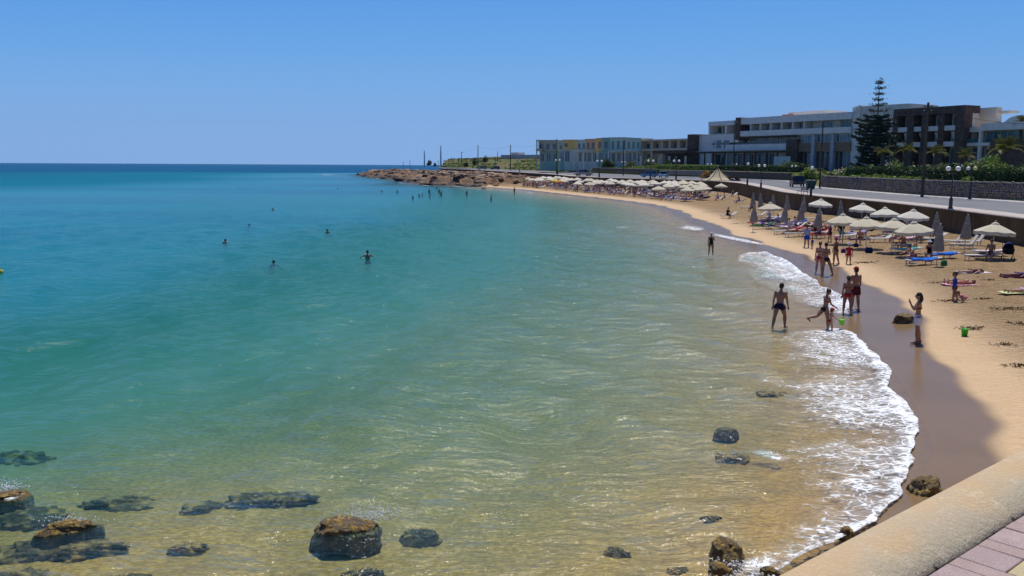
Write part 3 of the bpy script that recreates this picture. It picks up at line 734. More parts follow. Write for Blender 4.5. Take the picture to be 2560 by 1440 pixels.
# boulders of the headland
rsm = []
for k in range(6): 
    o = rock('boulder', (0,0,0), (1,1,.7), 50+k, dryrock, 3, 0, .55); rsm.append(o.data); bpy.data.objects.remove(o)
HL = [(1000,437),(1030,446),(1065,452),(1090,458),(1130,455),(1165,450),(1210,458),(1240,462),(1270,452),(1300,447),(960,434),(1045,430),(1110,437),(1180,440),(1230,444),(1150,462),(1085,444),(1020,452),(930,437),(1200,448)]
gen = np.random.default_rng(77); VV = []; FF = []; base_ = 0; vi, fi = ICOS[2]
for _ in range(9000):
    x, y = gen.uniform(-95, 8), gen.uniform(252, 560)
    if not (870 < 1280+F*x/y < 1330): continue
    if abs(x - np.interp(y, SHA[:,1], SHA[:,0])) > 46: continue
    s_v = float(sdist(np.array([x]), np.array([y]))[0])
    if s_v < -1.5 or s_v > 42 or rockmask(np.array([x]), np.array([y]))[0] < .5: continue
    j = int(np.argmin(np.hypot(e1[:,0]-x, e1[:,1]-y)))
    if (np.array([x,y])-e1[j,:2]).dot(n1_[j]) > -2.5: continue
    if len(VV) > 520: break
    sz = gen.uniform(.45, 1.5)*(1.45 if gen.random() < .18 else 1.0)
    d = 1 + .9*fbm(vi[:,0]*1.2+len(VV)*3.1, vi[:,1]*1.2, vi[:,2]*1.2+len(VV), o=3); v = vi*d[:,None]*np.array([sz*1.5, sz*1.1, sz*.55]); a = gen.uniform(0, 6.28)
    v = np.stack([v[:,0]*math.cos(a)-v[:,1]*math.sin(a), v[:,0]*math.sin(a)+v[:,1]*math.cos(a), v[:,2]+.22*v[:,0]*gen.uniform(-1,1)], -1) + np.array([x, y, tz1(x, y)+sz*gen.uniform(-.1,.22)])
    VV.append(v); FF.append(fi+base_); base_ += len(vi)
cliff, t, b, out = nodes('broken_cliff_rock'); g = t.nodes.new('ShaderNodeNewGeometry')
rp = t.nodes.new('ShaderNodeValToRGB'); t.links.new(g.outputs['Random Per Island'], rp.inputs[0])
for k_, (p_r, c_r) in enumerate(((0,(.05,.036,.026)),(.25,(.15,.095,.058)),(.5,(.32,.18,.09)),(.75,(.42,.30,.19)),(1,(.17,.12,.085)))):
    el = rp.color_ramp.elements[k_] if k_ in (0,) else rp.color_ramp.elements.new(p_r) if k_ < 4 else rp.color_ramp.elements[-1]
    el.position = p_r; el.color = (*c_r, 1)
zc_ = t.nodes.new('ShaderNodeSeparateXYZ'); t.links.new(g.outputs['Position'], zc_.inputs[0])
cc = mixc(t, noise(t, coords(t, True, (1,1,2.5)), .9, 5, .7, .45, .62), rp.outputs[0], (.07,.048,.034)); cc = mixc(t, ramp(t, zc_.outputs[2], .75, .1), cc, (.045,.036,.028))
t.links.new(cc, b.inputs['Base Color']); b.inputs['Roughness'].default_value = .95; bump(t, b, noise(t, coords(t, True), 2.2, 5, .7), .9, .25)
tag(link('headland_rocks', np_mesh('headland_rocks', np.concatenate(VV), np.concatenate(FF), cliff, False)), kind='stuff')
HLAB = ['boulder %s on the low rocky headland' % q for q in ('nearest the seaward tip, in the second row','awash in the surf below the tip','at the waterline in the middle of the point','standing in the water left of the point corner','at the inner corner of the point','above the inner corner','on the shore behind the bathing group','at the left start of the sand','on the slope above the start of the sand','on the slope beside the leftmost umbrellas','closest to the seaward tip','on the ridge left of the road','on the ridge below the small trees','on the top edge just below the far road','at the top edge right of the small trees','lowest at the water behind the bathers','in the middle of the rough slope','on the spray side of the rough slope','in the dark shadowed rocks at the tip','on the rusty slope below the far cars')]
for i, (x, y) in enumerate(HL):
    p = gp(x, y); o = link('boulder', rsm[i % 6]); s = p.y*(5+random.random()*5)/F; o.location = (p.x, p.y, p.z+s*.1); o.scale = (s*1.3, s, s*.8); o.rotation_euler = (0,0,random.uniform(0,6))
    tag(o, HLAB[i], 'boulder', 'boulders on the headland')
# ------------------------------------------------------------------ buildings
stonev = M('dark_stone_cladding', (.15,.095,.065), (.075,.052,.042), 1.6, .9, .2, world=True, bmp=.03, bscale=5)
brown = M('brown_timber', (.060,.034,.022), (.04,.025,.018), 2, .7, world=True)
tan = M('tan_render', (.27,.17,.10), (.22,.14,.085), .6, .85, world=True)
glassb = M('balcony_glass', (.05,.12,.135), (.08,.17,.19), .4, .1, .6, world=True)
grey = M('grey_render', (.42,.42,.41), (.36,.36,.36), .5, .85, world=True)
curtain = M('white_curtain', (.70,.69,.66), rough=.9)
class Fac:
    """A facade: local x runs along it from A to B, local y goes inland, local z is up from the base."""
    def __init__(s, name, A, B, z0, label, cat='building', group=None):
        s.A = Vector((A[0], A[1], 0)); e = Vector((B[0]-A[0], B[1]-A[1], 0)); s.L = e.length; s.e = e.normalized(); s.n = Vector((-s.e.y, s.e.x, 0)); s.z0 = z0
        s.root = empty(name, (A[0], A[1], z0), math.atan2(s.e.y, s.e.x), label, cat, group)
    def f(s, px, py, v=0.0):
        d = ray(px, py); p0 = s.A + s.n*v; tt = (p0 - Vector((0,0,0))).dot(s.n) / d.dot(s.n)
        p = Vector((0,0,H)) + d*tt; return (p - s.A).dot(s.e), p.z - s.z0
    def u(s, px, v=0.0): return s.f(px, 360, v)[0]
    def z(s, px, py, v=0.0): return s.f(px, py, v)[1]
    def box(s, name, u0, u1, v0, v1, z0, z1, mt, parent=None):
        return MB().box(u0, v0, z0, u1, v1, z1).build(name, mt, parent or s.root)
    def window(s, u0, u1, v, z0, z1, mt=None, fm=None, mull=1, name='window', depth=.12):
        fm = fm or white; w_ = .09; mb = MB()
        mb.box(u0, v, z0, u0+w_, v+depth, z1); mb.box(u1-w_, v, z0, u1, v+depth, z1); mb.box(u0+w_, v, z0, u1-w_, v+depth, z0+w_); mb.box(u0+w_, v, z1-w_, u1-w_, v+depth, z1)
        for k in range(mull):
            c = u0 + (u1-u0)*(k+1)/(mull+1); mb.box(c-.04, v+.01, z0+w_, c+.04, v+depth-.01, z1-w_)
        f = mb.build(name, fm, s.root); MB().box(u0+w_, v+.05, z0+w_, u1-w_, v+.07, z1-w_).build('pane', mt or glass_dark, f); return f

# --- hotel, long wing
dA = 255.0; A = (ray(1741,360)*(dA*1.02/ray(1741,360).y)); B = (ray(2126,360)*(214/ray(2126,360).y))
hz0 = 4.8
h = Fac('hotel', A, B, hz0, 'long three storey white hotel wing with continuous balconies and a brown pergola')
u, z = h.u, h.z
R0 = 2000
zr, zf, zw3, zb1t, zb1b, zw2, zb2t, zb2b, zg = [z(R0, y) for y in (287, 304, 305, 322, 336, 338, 358, 374, 406)]
h.box('wall', u(1771), u(2126), 3.2, 16, -1, zr-.3, white)                       # back wall of the balconies
h.box('roof', u(1851), u(2126), -.2, 3.2, zf, zr, white)
h.box('roof', u(1940), u(2032), 4, 12, zr-.3, z(R0,279,4), white); h.box('roof_sign', u(1952,3.8), u(1978,3.8), 3.7, 4, z(R0,288,3.8), z(R0,284,3.8), M('terracotta_sign', (.45,.16,.06)))
h.box('wall', u(1741), u(1773), 1.0, 14, -1, z(1757,338), white)                  # low block on the left
h.box('wall', u(1771), u(1842), .6, 3.2, z(1800,335), z(1800,357), white); h.box('wall', u(1771), u(1842), .6, 3.2, z(1800,378), z(1800,362), white)
h.box('roof', u(1770), u(1841), -.1, 3.2, z(1800,314), z(1800,303), white)
for a_, b_ in ((1770,1774),(1811,1815)): h.box('column', u(a_), u(b_), 0, 3.2, z(1800,335), z(1800,314), white)
for a_, b_ in ((1786,1803),(1806,1811),(1816,1832)): h.window(u(a_,3), u(b_,3), 2.95, z(1800,333,3), z(1800,317,3))
for a_, b_ in ((1780,1784),(1787,1800),(1806,1820)): h.window(u(a_), u(b_), .5, z(1800,371), z(1800,350))
h.box('stone_pier', u(1840), u(1851), -.5, 3.2, z(R0,345), zr+.2, stonev); h.box('stone_pier', u(1722), u(1740.5), -.6, 10, -1, z(1731,336), stonev)
h.box('balcony', u(1851), u(2126), -.3, .1, zb1b, zb1t, white); h.box('balcony_slab', u(1851), u(2126), .1, 3.2, zb1b-.1, zb1b+.25, white)
h.box('balcony_beam', u(1843), u(1990), -.2, .15, zb1b-.65, zb1b-.12, brown)
h.box('balcony', u(1817), u(1970), -.5, -.1, zb2b, zb2t, white); h.box('balcony_slab', u(1817), u(1970), -.1, 3.2, zb2b-.1, zb2b+.25, white)
for c in (1872,1896,1922,1949,1977,2005): h.box('column', u(c-1.6), u(c+1.6), .4, 3.2, zb1b+.25, zf, white)
edges = [1852,1872,1896,1922,1949,1977,2005,2032,2054,2082,2100,2124]
for a_, b_ in zip(edges[:-1], edges[1:]):
    m3 = 2 if b_-a_ > 24 else 1
    if (a_, b_) in ((2032,2054),(2082,2100)): h.box('partition', u(a_,2.9), u(b_,2.9), 2.7, 3.2, zb1b+.25, zf, offwhite)
    else: h.window(u(a_,3)+.3, u(b_,3)-.3, 2.9, zb1b+.3, zf-.1, glassb if a_ > 1990 else glass_dark, mull=m3)
    if b_ <= 1977: h.window(u(a_,3)+.4, u(b_,3)-.4, 2.85, zb2b+.3, zb1b-.7, glass_dark, mull=2)
h.box('stone_pier', u(1970), u(1998), -.7, 3.2, -1, z(R0,348), stonev)
h.box('wall', u(1998), u(2126), -.1, .2, z(R0,379), z(R0,357), tan)
for a_, b_ in ((2000,2032),(2040,2080),(2088,2124)):
    h.window(u(a_), u(b_), .25, z(R0,357), z(R0,338), glassb, mull=3)
    h.window(u(a_)+.3, u(b_)-.3, 1.2, -.5, z(R0,379), glass_dark, mull=2, name='ground_floor_window')
for c in (2036,2084): h.box('column', u(c-4), u(c+4), -.6, .4, -1, z(R0,338), grey)
for a_, b_ in ((1745,1752),(1765,1775),(1790,1812),(1822,1850),(1856,1884),(1890,1918),(1922,1936)):
    h.window(u(a_,3), u(b_,3), 2.7, -.6, z(1850,386,3), glass_dark, brown, 1, 'ground_floor_window')
# pergola in front of it
pr = empty('pergola', h.root.location, h.root.rotation_euler[2], 'long brown timber pergola with pale slats along the hotel ground floor', 'pergola')
zp = z(1850, 379, -6)
MB().box(u(1742,-6), -6.2, zp-.25, u(1975,-6), -5.9, zp).build('beam', brown, pr); MB().box(u(1742), -.9, zp-.25, u(1970), -.75, zp).build('beam', brown, pr)
sl_ = MB().box(-.1, -6.5, zp+.01, .1, -.6, zp+.2).mesh('slat', M('pale_slat', (.36,.27,.19)))
for i in range(44):
    o = link('slat', sl_, pr); o.location.x = u(1744,-6) + (u(1970)-u(1744,-6))*i/43
pm = MB().box(-.16, -6.15, -2, .16, -5.85, zp-.25).mesh('post', brown)
for px in (1748,1763,1784,1813,1838,1862,1890,1918,1945,1972):
    o = link('post', pm, pr); o.location.x = u(px,-6)
q = MB().box(0, 0, 0, 5.2, .25, 3.4).build('screen_panel', M('pale_teal_panel', (.42,.52,.50), (.38,.47,.46), .5)); c0 = h.A + h.e*u(1936,-8) + h.n*-8
q.location = (c0.x, c0.y, land_at(c0.x, c0.y)); q.rotation_euler = (0,0,h.root.rotation_euler[2]); tag(q, 'pale teal screen panel in front of the hotel pergola', 'panel')

# --- hotel, stair tower and stone wing
A = ray(2124,360)*(214/ray(2124,360).y); B = ray(2258,360)*(202/ray(2258,360).y)
g_ = Fac('hotel_tower', A, B, hz0, 'plain white hotel tower behind the tall pine tree'); u, z = g_.u, g_.z
g_.box('wall', u(2141), u(2259), 1, 12, -1, z(2200,263,1), offwhite); g_.box('wall', u(2124), u(2141), .6, 10, -1, z(2132,282), white)
for k, (a_, b_) in enumerate(((2123,2128),(2129.5,2134.5),(2136,2141))): g_.box('roof_fin', u(a_), u(b_), .5, 9, z(2132,282), z(2132,268-2*k), white)
for yy in (300, 345, 385):
    g_.window(u(2232), u(2244), .85, z(2238,yy+16), z(2238,yy-4))
A = ray(2232,360)*(200/ray(2232,360).y); B = ray(2409,360)*(184.5/ray(2409,360).y)
g_ = Fac('stone_hotel_wing', A, B, hz0, 'three storey hotel wing framed in dark brown stone piers with white balconies'); u, z = g_.u, g_.z
RR = 2320
zt, zl = z(RR,268.5), z(RR,287)
g_.box('wall', u(2233), u(2408), 2.2, 4.2, -1, zt-.4, offwhite)
g_.box('roof', u(2232), u(2409), -.4, 4.4, zl, zt, stonev)
for a_, b_ in ((2232,2243),(2268,2283),(2303,2319),(2345,2359),(2387.5,2409)): g_.box('stone_pier', u(a_), u(b_), -.35, 2.2, -1, zl, stonev)
for a_, b_ in ((2243,2268),(2283,2303),(2319,2345),(2359,2387.5)):
    for (t0, t1, b1) in ((292,316,328),(331,355,367)):
        g_.box('balcony', u(a_), u(b_), -.15, .15, z(RR,b1), z(RR,t1), white); g_.box('balcony_slab', u(a_), u(b_), .15, 2.2, z(RR,b1), z(RR,b1)+.3, white)
        wn = g_.window(u(a_)+.5, u(b_)-.5, 1.9, z(RR,b1)+.3, z(RR,t0), glassb if (t0 == 292 and a_ != 2243) else glass_dark, mull=2)
        if t0 == 331:
            c = (u(a_)+u(b_))/2 + .4; zz0, zz1 = z(RR,354), z(RR,331)
            MB().rings([[Vector((c-1.0,1.0,zz1)),Vector((c+1.0,1.0,zz1)),Vector((c+.12,1.0,zz0)),Vector((c-.12,1.0,zz0))],[Vector((c-1.0,1.12,zz1)),Vector((c+1.0,1.12,zz1)),Vector((c+.12,1.12,zz0)),Vector((c-.12,1.12,zz0))]]).build('curtain', curtain, g_.root)
    g_.window(u(a_)+.4, u(b_)-.4, 1.6, -.5, z(RR,371), glassb, mull=1, name='ground_floor_window')
A = ray(2408,360)*(186/ray(2408,360).y); B = ray(2620,360)*(168/ray(2620,360).y)
g_ = Fac('hotel_end_block', A, B, hz0, 'cream and white end of the hotel with a thin flat roof canopy'); u, z = g_.u, g_.z
g_.box('wall', u(2400,4), u(2485,4), 4, 5.5, -1, z(2440,271,4), offwhite)
g_.box('wall', u(2409), u(2450), .4, 4, z(2430,330), z(2430,318), white)
g_.box('roof_canopy', u(2480,6), u(2528,6), 4.8, 7.5, z(2500,284,6), z(2500,278.5,6), offwhite); MB().tube([(u(2496,6),6,z(2496,310,6)),(u(2496,6),6,z(2496,284,6))], .18, 8).build('column', grey, g_.root)
g_.box('roof', u(2450), u(2620), -.2, 14, z(2500,325), z(2500,307), white)
g_.box('wall', u(2451), u(2620), 1.6, 14, -1, z(2500,325), offwhite)
g_.box('column', u(2446), u(2452), -.1, .5, -1, z(2450,326), white)
g_.window(u(2414,3), u(2444,3), 3.9, z(2430,352,3), z(2430,330,3), M('dark_recess', (.05,.045,.04)), brown, 1)
g_.box('balcony', u(2408.5), u(2474), -.15, .15, z(2440,365), z(2440,357), white); g_.box('balcony_slab', u(2408.5), u(2474), .15, 3.9, z(2440,365), z(2440,365)+.3, white)
g_.box('balcony_glass', u(2409), u(2446), -.05, 0, z(2430,357), z(2430,347), glassb)
for a_, b_ in ((2452,2504),(2505,2560),(2561,2615)): g_.window(u(a_), u(b_), 1.3, z(2500,356), z(2500,326), glassb, grey, 2)
g_.box('wall', u(2474), u(2620), .2, 1.3, -1, z(2510,347), stonev)
g_.window(u(2411), u(2444), 2.0, -.5, z(2430,368), glassb, mull=1, name='ground_floor_window'); g_.window(u(2453), u(2472), 1.3, -.5, z(2460,372), glass_dark, mull=1, name='ground_floor_window')

# --- beige two storey block and its stone loggia
vz = 6.6
A = ray(1602,360)*(296/ray(1602,360).y); B = ray(1724,360)*(276/ray(1724,360).y)
beige = M('beige_render', (.66,.50,.34), (.59,.45,.30), .5, .85, world=True)
g_ = Fac('beige_apartment_block', A, B, vz, 'beige two storey apartment block between the teal villas and the hotel'); u, z = g_.u, g_.z
g_.box('wall', u(1603), u(1722), 2, 11, -2, z(1660,352), beige); g_.box('roof', u(1602), u(1723), -.3, 11.3, z(1660,352.3), z(1660,348), beige)
g_.box('balcony', u(1603), u(1722), -.2, .1, z(1660,377), z(1660,371), beige); g_.box('balcony_slab', u(1603), u(1722), .1, 2, z(1660,377), z(1660,376), beige)
for c in (1604,1629,1654,1674,1696,1718): g_.box('column', u(c-2), u(c+2), .1, 2, -2, z(1660,352.3), beige)
for a_, b_ in ((1609,1624),(1633,1646),(1657,1668),(1679,1690),(1700,1712)): g_.window(u(a_,1.7), u(b_,1.7), 1.8, z(1660,375), z(1660,357), glass_dark, mull=1)
for a_, b_ in ((1608,1614),(1618,1626),(1634,1640)): g_.window(u(a_,1.7), u(b_,1.7), 1.8, -.3, z(1660,383), glass_dark, mull=1, name='ground_floor_window')
lg = Fac('stone_loggia', ray(1640,360)*(268/ray(1640,360).y), ray(1724,360)*(258/ray(1724,360).y), 5.6, 'dark stone loggia with pale posts below the beige apartments')
u, z = lg.u, lg.z
lg.box('roof', u(1640), u(1724), -1.5, 6, z(1680,384), z(1680,376), stonev); lg.box('wall', u(1641), u(1723), 4.2, 6, -1.5, z(1680,384), stonev)
for c in (1610,1657,1682,1722): lg.box('post', u(c-1.4), u(c+1.4), -1.4, -1.0, -2, z(1680,391 if c != 1610 else 390), offwhite)
for a_, b_ in ((1646,1654),(1664,1672),(1688,1700),(1704,1716)): lg.window(u(a_), u(b_), 3.95, -1.2, z(1680,388), glass_dark, brown, 0, 'door')

# --- villas
teal = M('pale_teal_render', (.52,.60,.48), (.46,.54,.43), .5, .85, world=True); teal2 = M('teal_render', (.26,.44,.36), (.23,.39,.32), .5, .85, world=True)
yel = M('yellow_render', (.76,.52,.17), (.70,.47,.15), .5, .85, world=True); ora = M('peach_render', (.74,.46,.24), (.68,.42,.22), .5, .85, world=True); pblue = M('pale_blue_render', (.60,.62,.54), (.54,.56,.49), .5, .85, world=True)
gg = M('grey_green_render', (.48,.46,.35), (.43,.41,.31), .5, .85, world=True)
VL = [(1346,1394,350,378,gg,teal2,'grey green villa with an open corner balcony at the left end of the row'),
      (1394,1407,354,378,teal,teal2,'narrow pale teal villa beside the tall pole'),
      (1407,1441,349,372,yel,teal,'yellow villa with one small upper window above a pale green ground floor'),
      (1441,1464,349,376,teal,pblue,'pale teal villa right of the plain yellow one'),
      (1464,1490,347,376,ora,pblue,'peach coloured villa in the middle of the row'),
      (1490,1506,345,376,yel,teal2,'narrow yellow villa squeezed between peach and teal'),
      (1506,1524,344,376,teal2,teal2,'narrow deep teal villa with shuttered windows'),
      (1524,1566,343,377,teal,pblue,'tall teal and peach villa with a large dark window'),
      (1566,1602,345,376,teal,pblue,'pale blue villa at the right end of the colourful row')]
for i, (x0, x1, yt, ym, mu, ml_, lab) in enumerate(VL):
    d0 = 330 - i*4.0; A = ray(x0,360)*(d0/ray(x0,360).y); B = ray(x1,360)*((d0-3)/ray(x1,360).y)
    v = Fac('villa', A, B, 7.4, lab, 'villa', 'row of colourful two storey villas'); u, z = v.u, v.z; xm = (x0+x1)/2
    j = .35*(i % 2)
    v.box('upper_wall', u(x0), u(x1)-.02, j, 9, z(xm,ym), z(xm,yt+3), mu); v.box('ground_floor_wall', u(x0)+.1, u(x1)-.1, 1.0, 9, -3, z(xm,ym), ml_)
    v.box('roof', u(x0)-.12, u(x1)+.0, j-.35, 9.2, z(xm,yt+3), z(xm,yt), mu)
    wd = x1-x0; nw = 1 if wd < 20 else 2 if wd < 36 else 3
    for k in range(nw):
        c = x0 + wd*(k+.5)/nw; hw = wd/nw*.27
        if i == 2 and k == 1: continue
        v.window(u(c-hw), u(c+hw), j-.06, z(xm,ym-4), z(xm,yt+9), glass_dark, mu, 1)
        v.window(u(c-hw*1.3), u(c+hw*1.3), .9, .1, z(xm,ym+5), glass_dark, white, 1, 'terrace_door')
    if i == 0: v.box('balcony', u(x0)-.1, u(x0+14), -2.2, .0, z(xm,ym), z(xm,ym)+.9, mu); v.box('roof', u(x0)-.1, u(x0+14), -2.2, j-.36, z(xm,yt+3), z(xm,yt), mu); v.box('column', u(x0), u(x0+2), -2.1, -1.7, -3, z(xm,yt+3), mu)
    if i in (3, 4, 7, 8): v.box('terrace_canopy', u(x0)+.1, u(x1)-.1, -1.6, 1, z(xm,ym)-.25, z(xm,ym), white); v.box('post', u(x0)+.15, u(x0)+.45, -1.5, -1.2, -3, z(xm,ym)-.25, white)
g_ = Fac('far_low_building', ray(1250,380)*(520/ray(1250,380).y), ray(1350,380)*(500/ray(1350,380).y), 9, 'low grey building on the ridge left of the villas')
u, z = g_.u, g_.z; g_.box('wall', u(1252), u(1350), 0, 8, -2, z(1300,387), grey); g_.box('roof', u(1275), u(1292), 1, 7, z(1300,387), z(1300,381), offwhite)

# ------------------------------------------------------------------ vegetation
leafA = leafmat('hedge_leaf', (.022,.050,.010), (.042,.085,.015), (.055,.10,.018)); leafB = leafmat('bright_leaf', (.11,.19,.025), (.17,.26,.035), (.22,.28,.05))
leafC = leafmat('olive_leaf', (.085,.12,.035), (.14,.17,.055), (.19,.20,.08)); leafD = leafmat('pine_needles', (.012,.028,.014), (.022,.045,.02), None, .1)
leafP = leafmat('palm_leaf', (.10,.135,.022), (.16,.18,.035), (.20,.17,.05)); flower = leafmat('pale_blossom', (.55,.42,.40), (.66,.6,.55)); leafO = leafmat('orange_blossom', (.50,.22,.04), (.40,.28,.06))
bark = M('bark', (.07,.052,.038), (.11,.085,.06), 4, .95, world=True, bmp=.03, bscale=9)
def leaves(P_, size, gen, mt, name='foliage', parent=None, aspect=.55):
    P_ = np.asarray(P_, float); n = len(P_); a = gen.normal(size=(n,3)); a /= np.linalg.norm(a,axis=1)[:,None]
    b_ = gen.normal(size=(n,3)); b_ = np.cross(a, b_); b_ /= np.linalg.norm(b_,axis=1)[:,None]; s = size*gen.uniform(.6,1.3,(n,1))
    V = np.stack([P_-a*s, P_+b_*s*aspect, P_+a*s, P_-b_*s*aspect], 1).reshape(-1,3); Q = np.arange(4*n).reshape(n,4)
    return link(name, np_mesh(name, V, Q, mt, False), parent)
def blob_pts(gen, n, r, clumps=9, fill=.55):
    c = gen.normal(size=(clumps,3)); c /= np.linalg.norm(c,axis=1)[:,None]; c *= gen.uniform(.35,.8,(clumps,1)); c[:,2] = np.abs(c[:,2])*.9
    i = gen.integers(0, clumps, n); p = gen.normal(size=(n,3)); p /= np.linalg.norm(p,axis=1)[:,None]; p *= gen.uniform(.5,1,(n,1))*gen.uniform(.25,.5,(clumps,1))[i]
    q = c[i]+p; q[:,2] = np.maximum(q[:,2], 0); return q*np.array(r)
def shrub(name, loc, r, n, leaf, mt, label, cat='shrub', group=None, seed=0, bloom=None, stemh=.4):
    gen = np.random.default_rng(seed); o = empty(name, loc, 0, label, cat, group)
    leaves(blob_pts(gen, n, r), leaf, gen, mt, 'foliage', o)
    mb = MB()
    for k in range(5):
        a = 2*math.pi*k/5; mb.tube([(0,0,-.15),(.2*r[0]*math.cos(a),.2*r[1]*math.sin(a),r[2]*.4),(.4*r[0]*math.cos(a),.4*r[1]*math.sin(a),r[2]*.75)], [.05,.035,.012], 5)
    mb.build('stem', bark, o)
    if bloom: leaves(blob_pts(gen, max(40,n//8), tuple(v*1.03 for v in r)), leaf*.9, gen, bloom, 'blossom', o, .9)
    return o
def e2at(px, back):                        # a point 'back' metres behind the stone wall line, seen at column px
    i = int(np.argmin(np.abs(1280+F*e2[:,0]/np.maximum(e2[:,1],1) - px) + (e2[:,1] < 60)*1e4))
    best = None
    for i in range(NE):
        x = e2[i,0]+dirs[i,0]*back; y = e2[i,1]+dirs[i,1]*back
        if y < 40: continue
        k = abs(1280+F*x/y - px)
        if best is None or k < best[0]: best = (k, x, y)
    return Vector((best[1], best[2], land_at(best[1], best[2])))
# clipped hedge along the terrace, in runs
def hedge(px0, px1, back, hgt, wd, n, mt, label, seed, leaf=.16):
    gen = np.random.default_rng(seed); a = e2at(px0, back); b_ = e2at(px1, back); e = (b_-a); L = e.length; rz = math.atan2(e.y, e.x)
    o = empty('hedge', a, rz, label, 'hedge')
    q = gen.uniform(-1,1,(n,3)); ax = gen.integers(0,3,n); sg = np.where(gen.random(n) < .5, -1, 1)
    for k in (1,2): q[:,k] = np.where(ax == k, sg*gen.uniform(.85,1.06,n), q[:,k])
    p = np.stack([(q[:,0]+1)/2*L, q[:,1]*wd/2, (q[:,2]+1)/2*hgt], -1); p[:,2] += .12*fbm(p[:,0]*.8, p[:,1]*.8, o=3)*(p[:,2] > .5) + (b_.z-a.z)*p[:,0]/L
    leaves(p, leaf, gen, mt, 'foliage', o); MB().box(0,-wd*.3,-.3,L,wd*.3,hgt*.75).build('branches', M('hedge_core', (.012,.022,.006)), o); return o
hedge(2110, 2640, 5, 1.7, 1.8, 12000, leafA, 'long dark clipped hedge on the terrace above the stone wall', 1)
hedge(1640, 1790, 3, 1.3, 1.6, 4500, leafB, 'bright green clipped hedge above the grey garden wall', 2)
hedge(1800, 1990, 4, 1.3, 1.8, 5000, leafA, 'dark green hedge in front of the hotel pergola', 3)
hedge(1480, 1640, 4, 1.1, 2.4, 4500, leafB, 'yellow green hedge below the colourful villas', 4)
gen_ = random.Random(3)
SHB = [(2062,9,1.5,leafB,0,'sunlit shrub right beside the utility pole at the driveway'),(2085,8,1.9,leafA,0,'dark round shrub left of the first palm'),(2118,12,2.2,leafA,0,'taller dark shrub below the white tower'),(2140,10,1.7,leafC,flower,'shrub with pale blossom below the tall pine'),
 (2172,10,1.8,leafC,flower,'flowering oleander between the pine and the first palm'),(2236,11,2.0,leafB,flower,'light green oleander between the first and second palms'),(2290,11,1.8,leafB,0,'light green shrub right of the second palm'),(2312,12,2.1,leafC,0,'grey green shrub behind the tall wooden pole'),
 (2366,11,1.7,leafB,flower,'oleander with pale flowers behind the double globe lamp'),(2440,12,2.2,leafC,0,'shrub beside the lamp with one yellow globe'),(2462,13,2.6,leafB,0,'leafy bush left of the largest palm'),(2545,12,2.4,leafC,flower,'flowering bush at the right edge behind the hedge'),
 (2150,3,.7,leafB,0,'low bright tuft in front of the hedge, left one'),(2196,3,.8,leafB,0,'low bright tuft in front of the hedge below the first palm'),(2400,3,.8,leafB,0,'low bright tuft in front of the hedge behind the lamp post'),
 (2012,5,2.3,leafB,0,'yellow green bush at the driveway corner'),(2030,7,2.6,leafB,flower,'bushy oleander right of the dark car'),(1952,6,2.2,leafC,0,'grey green bush in front of the pale teal panel'),(1930,7,1.6,leafB,0,'small bright bush left of the grey green one'),(1905,6,1.4,leafB,0,'bright low bush behind the double lamp'),
 (1765,2,1.5,leafO,leafO,'orange flowering shrub against the grey garden wall'),(1575,6,2.6,leafC,0,'tall feathery shrub in front of the pale blue villa'),(1625,7,2.6,leafC,0,'feathery shrub at the foot of the stone loggia'),(1520,6,2.4,leafA,0,'dark round bush below the teal villa'),(1430,8,1.4,leafB,0,'yellow green bush below the yellow villa'),(1400,9,1.6,leafC,0,'olive bush by the tall pole below the villas'),(1670,7,2.0,leafA,0,'dark bush below the loggia posts')]
SHB += [(2100,15,2.4,leafB,flower,'oleander behind the dark round shrub'),(2215,14,2.3,leafC,flower,'pale oleander at the foot of the first palm'),(2262,14,2.2,leafB,flower,'oleander at the foot of the second palm'),(2338,13,2.2,leafC,0,'grey bush at the foot of the third palm'),(2395,14,2.5,leafA,0,'dark bush left of the smallest palm'),(2425,14,2.6,leafB,flower,'tall oleander right of the smallest palm'),(2490,11,2.3,leafB,0,'bush at the foot of the largest palm'),(2525,10,2.0,leafA,0,'dark bush right of the largest palm'),(2580,11,2.6,leafC,flower,'bush just cut by the right edge'),(1970,8,2.4,leafA,0,'dark bush at the right end of the pergola'),(1880,8,1.7,leafA,0,'dark low bush behind the single globe lamp'),(1998,12,2.4,leafA,0,'dark bush behind the driveway corner')]
for i, (px, back, r, mt, bl, lab) in enumerate(SHB):
    p = e2at(px, back); 
    if lab.startswith('orange'): p = e2at(px, -.9)
    r *= 1.25
    shrub('shrub', p, (r*.95, r*.95, r), 1700 if r > 1.2 else 600, .16+.02*r, mt, lab, 'shrub', 'shrubs in the hotel garden', 100+i, bl or None)
# scrub on the slope and the far ridge
def scrub(n, mt, seed, smin, rect):
    gen = np.random.default_rng(seed); Pp = []
    for _ in range(n):
        i = gen.integers(*rect[0]); tt = gen.uniform(*rect[1]); x = e2[i,0]+dirs[i,0]*tt; y = e2[i,1]+dirs[i,1]*tt; zz = land_at(x, y); r = gen.uniform(.3,1.1)*smin
        if fbm(np.array([x*.06]), np.array([y*.06]), o=3)[0] < -.12: continue
        q = gen.normal(size=(26,3)); q /= np.linalg.norm(q,axis=1)[:,None]; q *= r*gen.uniform(.5,1,(26,1)); q[:,2] = np.abs(q[:,2])*.8; Pp.append(q+np.array([x,y,zz]))
    o = leaves(np.concatenate(Pp), .32*smin, gen, mt, 'scrub'); return tag(o, kind='stuff')
scrub(420, leafB, 11, 1.2, ((iC-8, NE-1),(1,34))); scrub(420, leafC, 12, 1.3, ((iC-8, NE-1),(1,70))); scrub(320, leafA, 13, 1.1, ((iB, iC),(5,26))); scrub(300, leafB, 14, .7, ((10, iA),(.9,5))); scrub(260, leafC, 15, 1.2, ((10, iA),(9,30)))
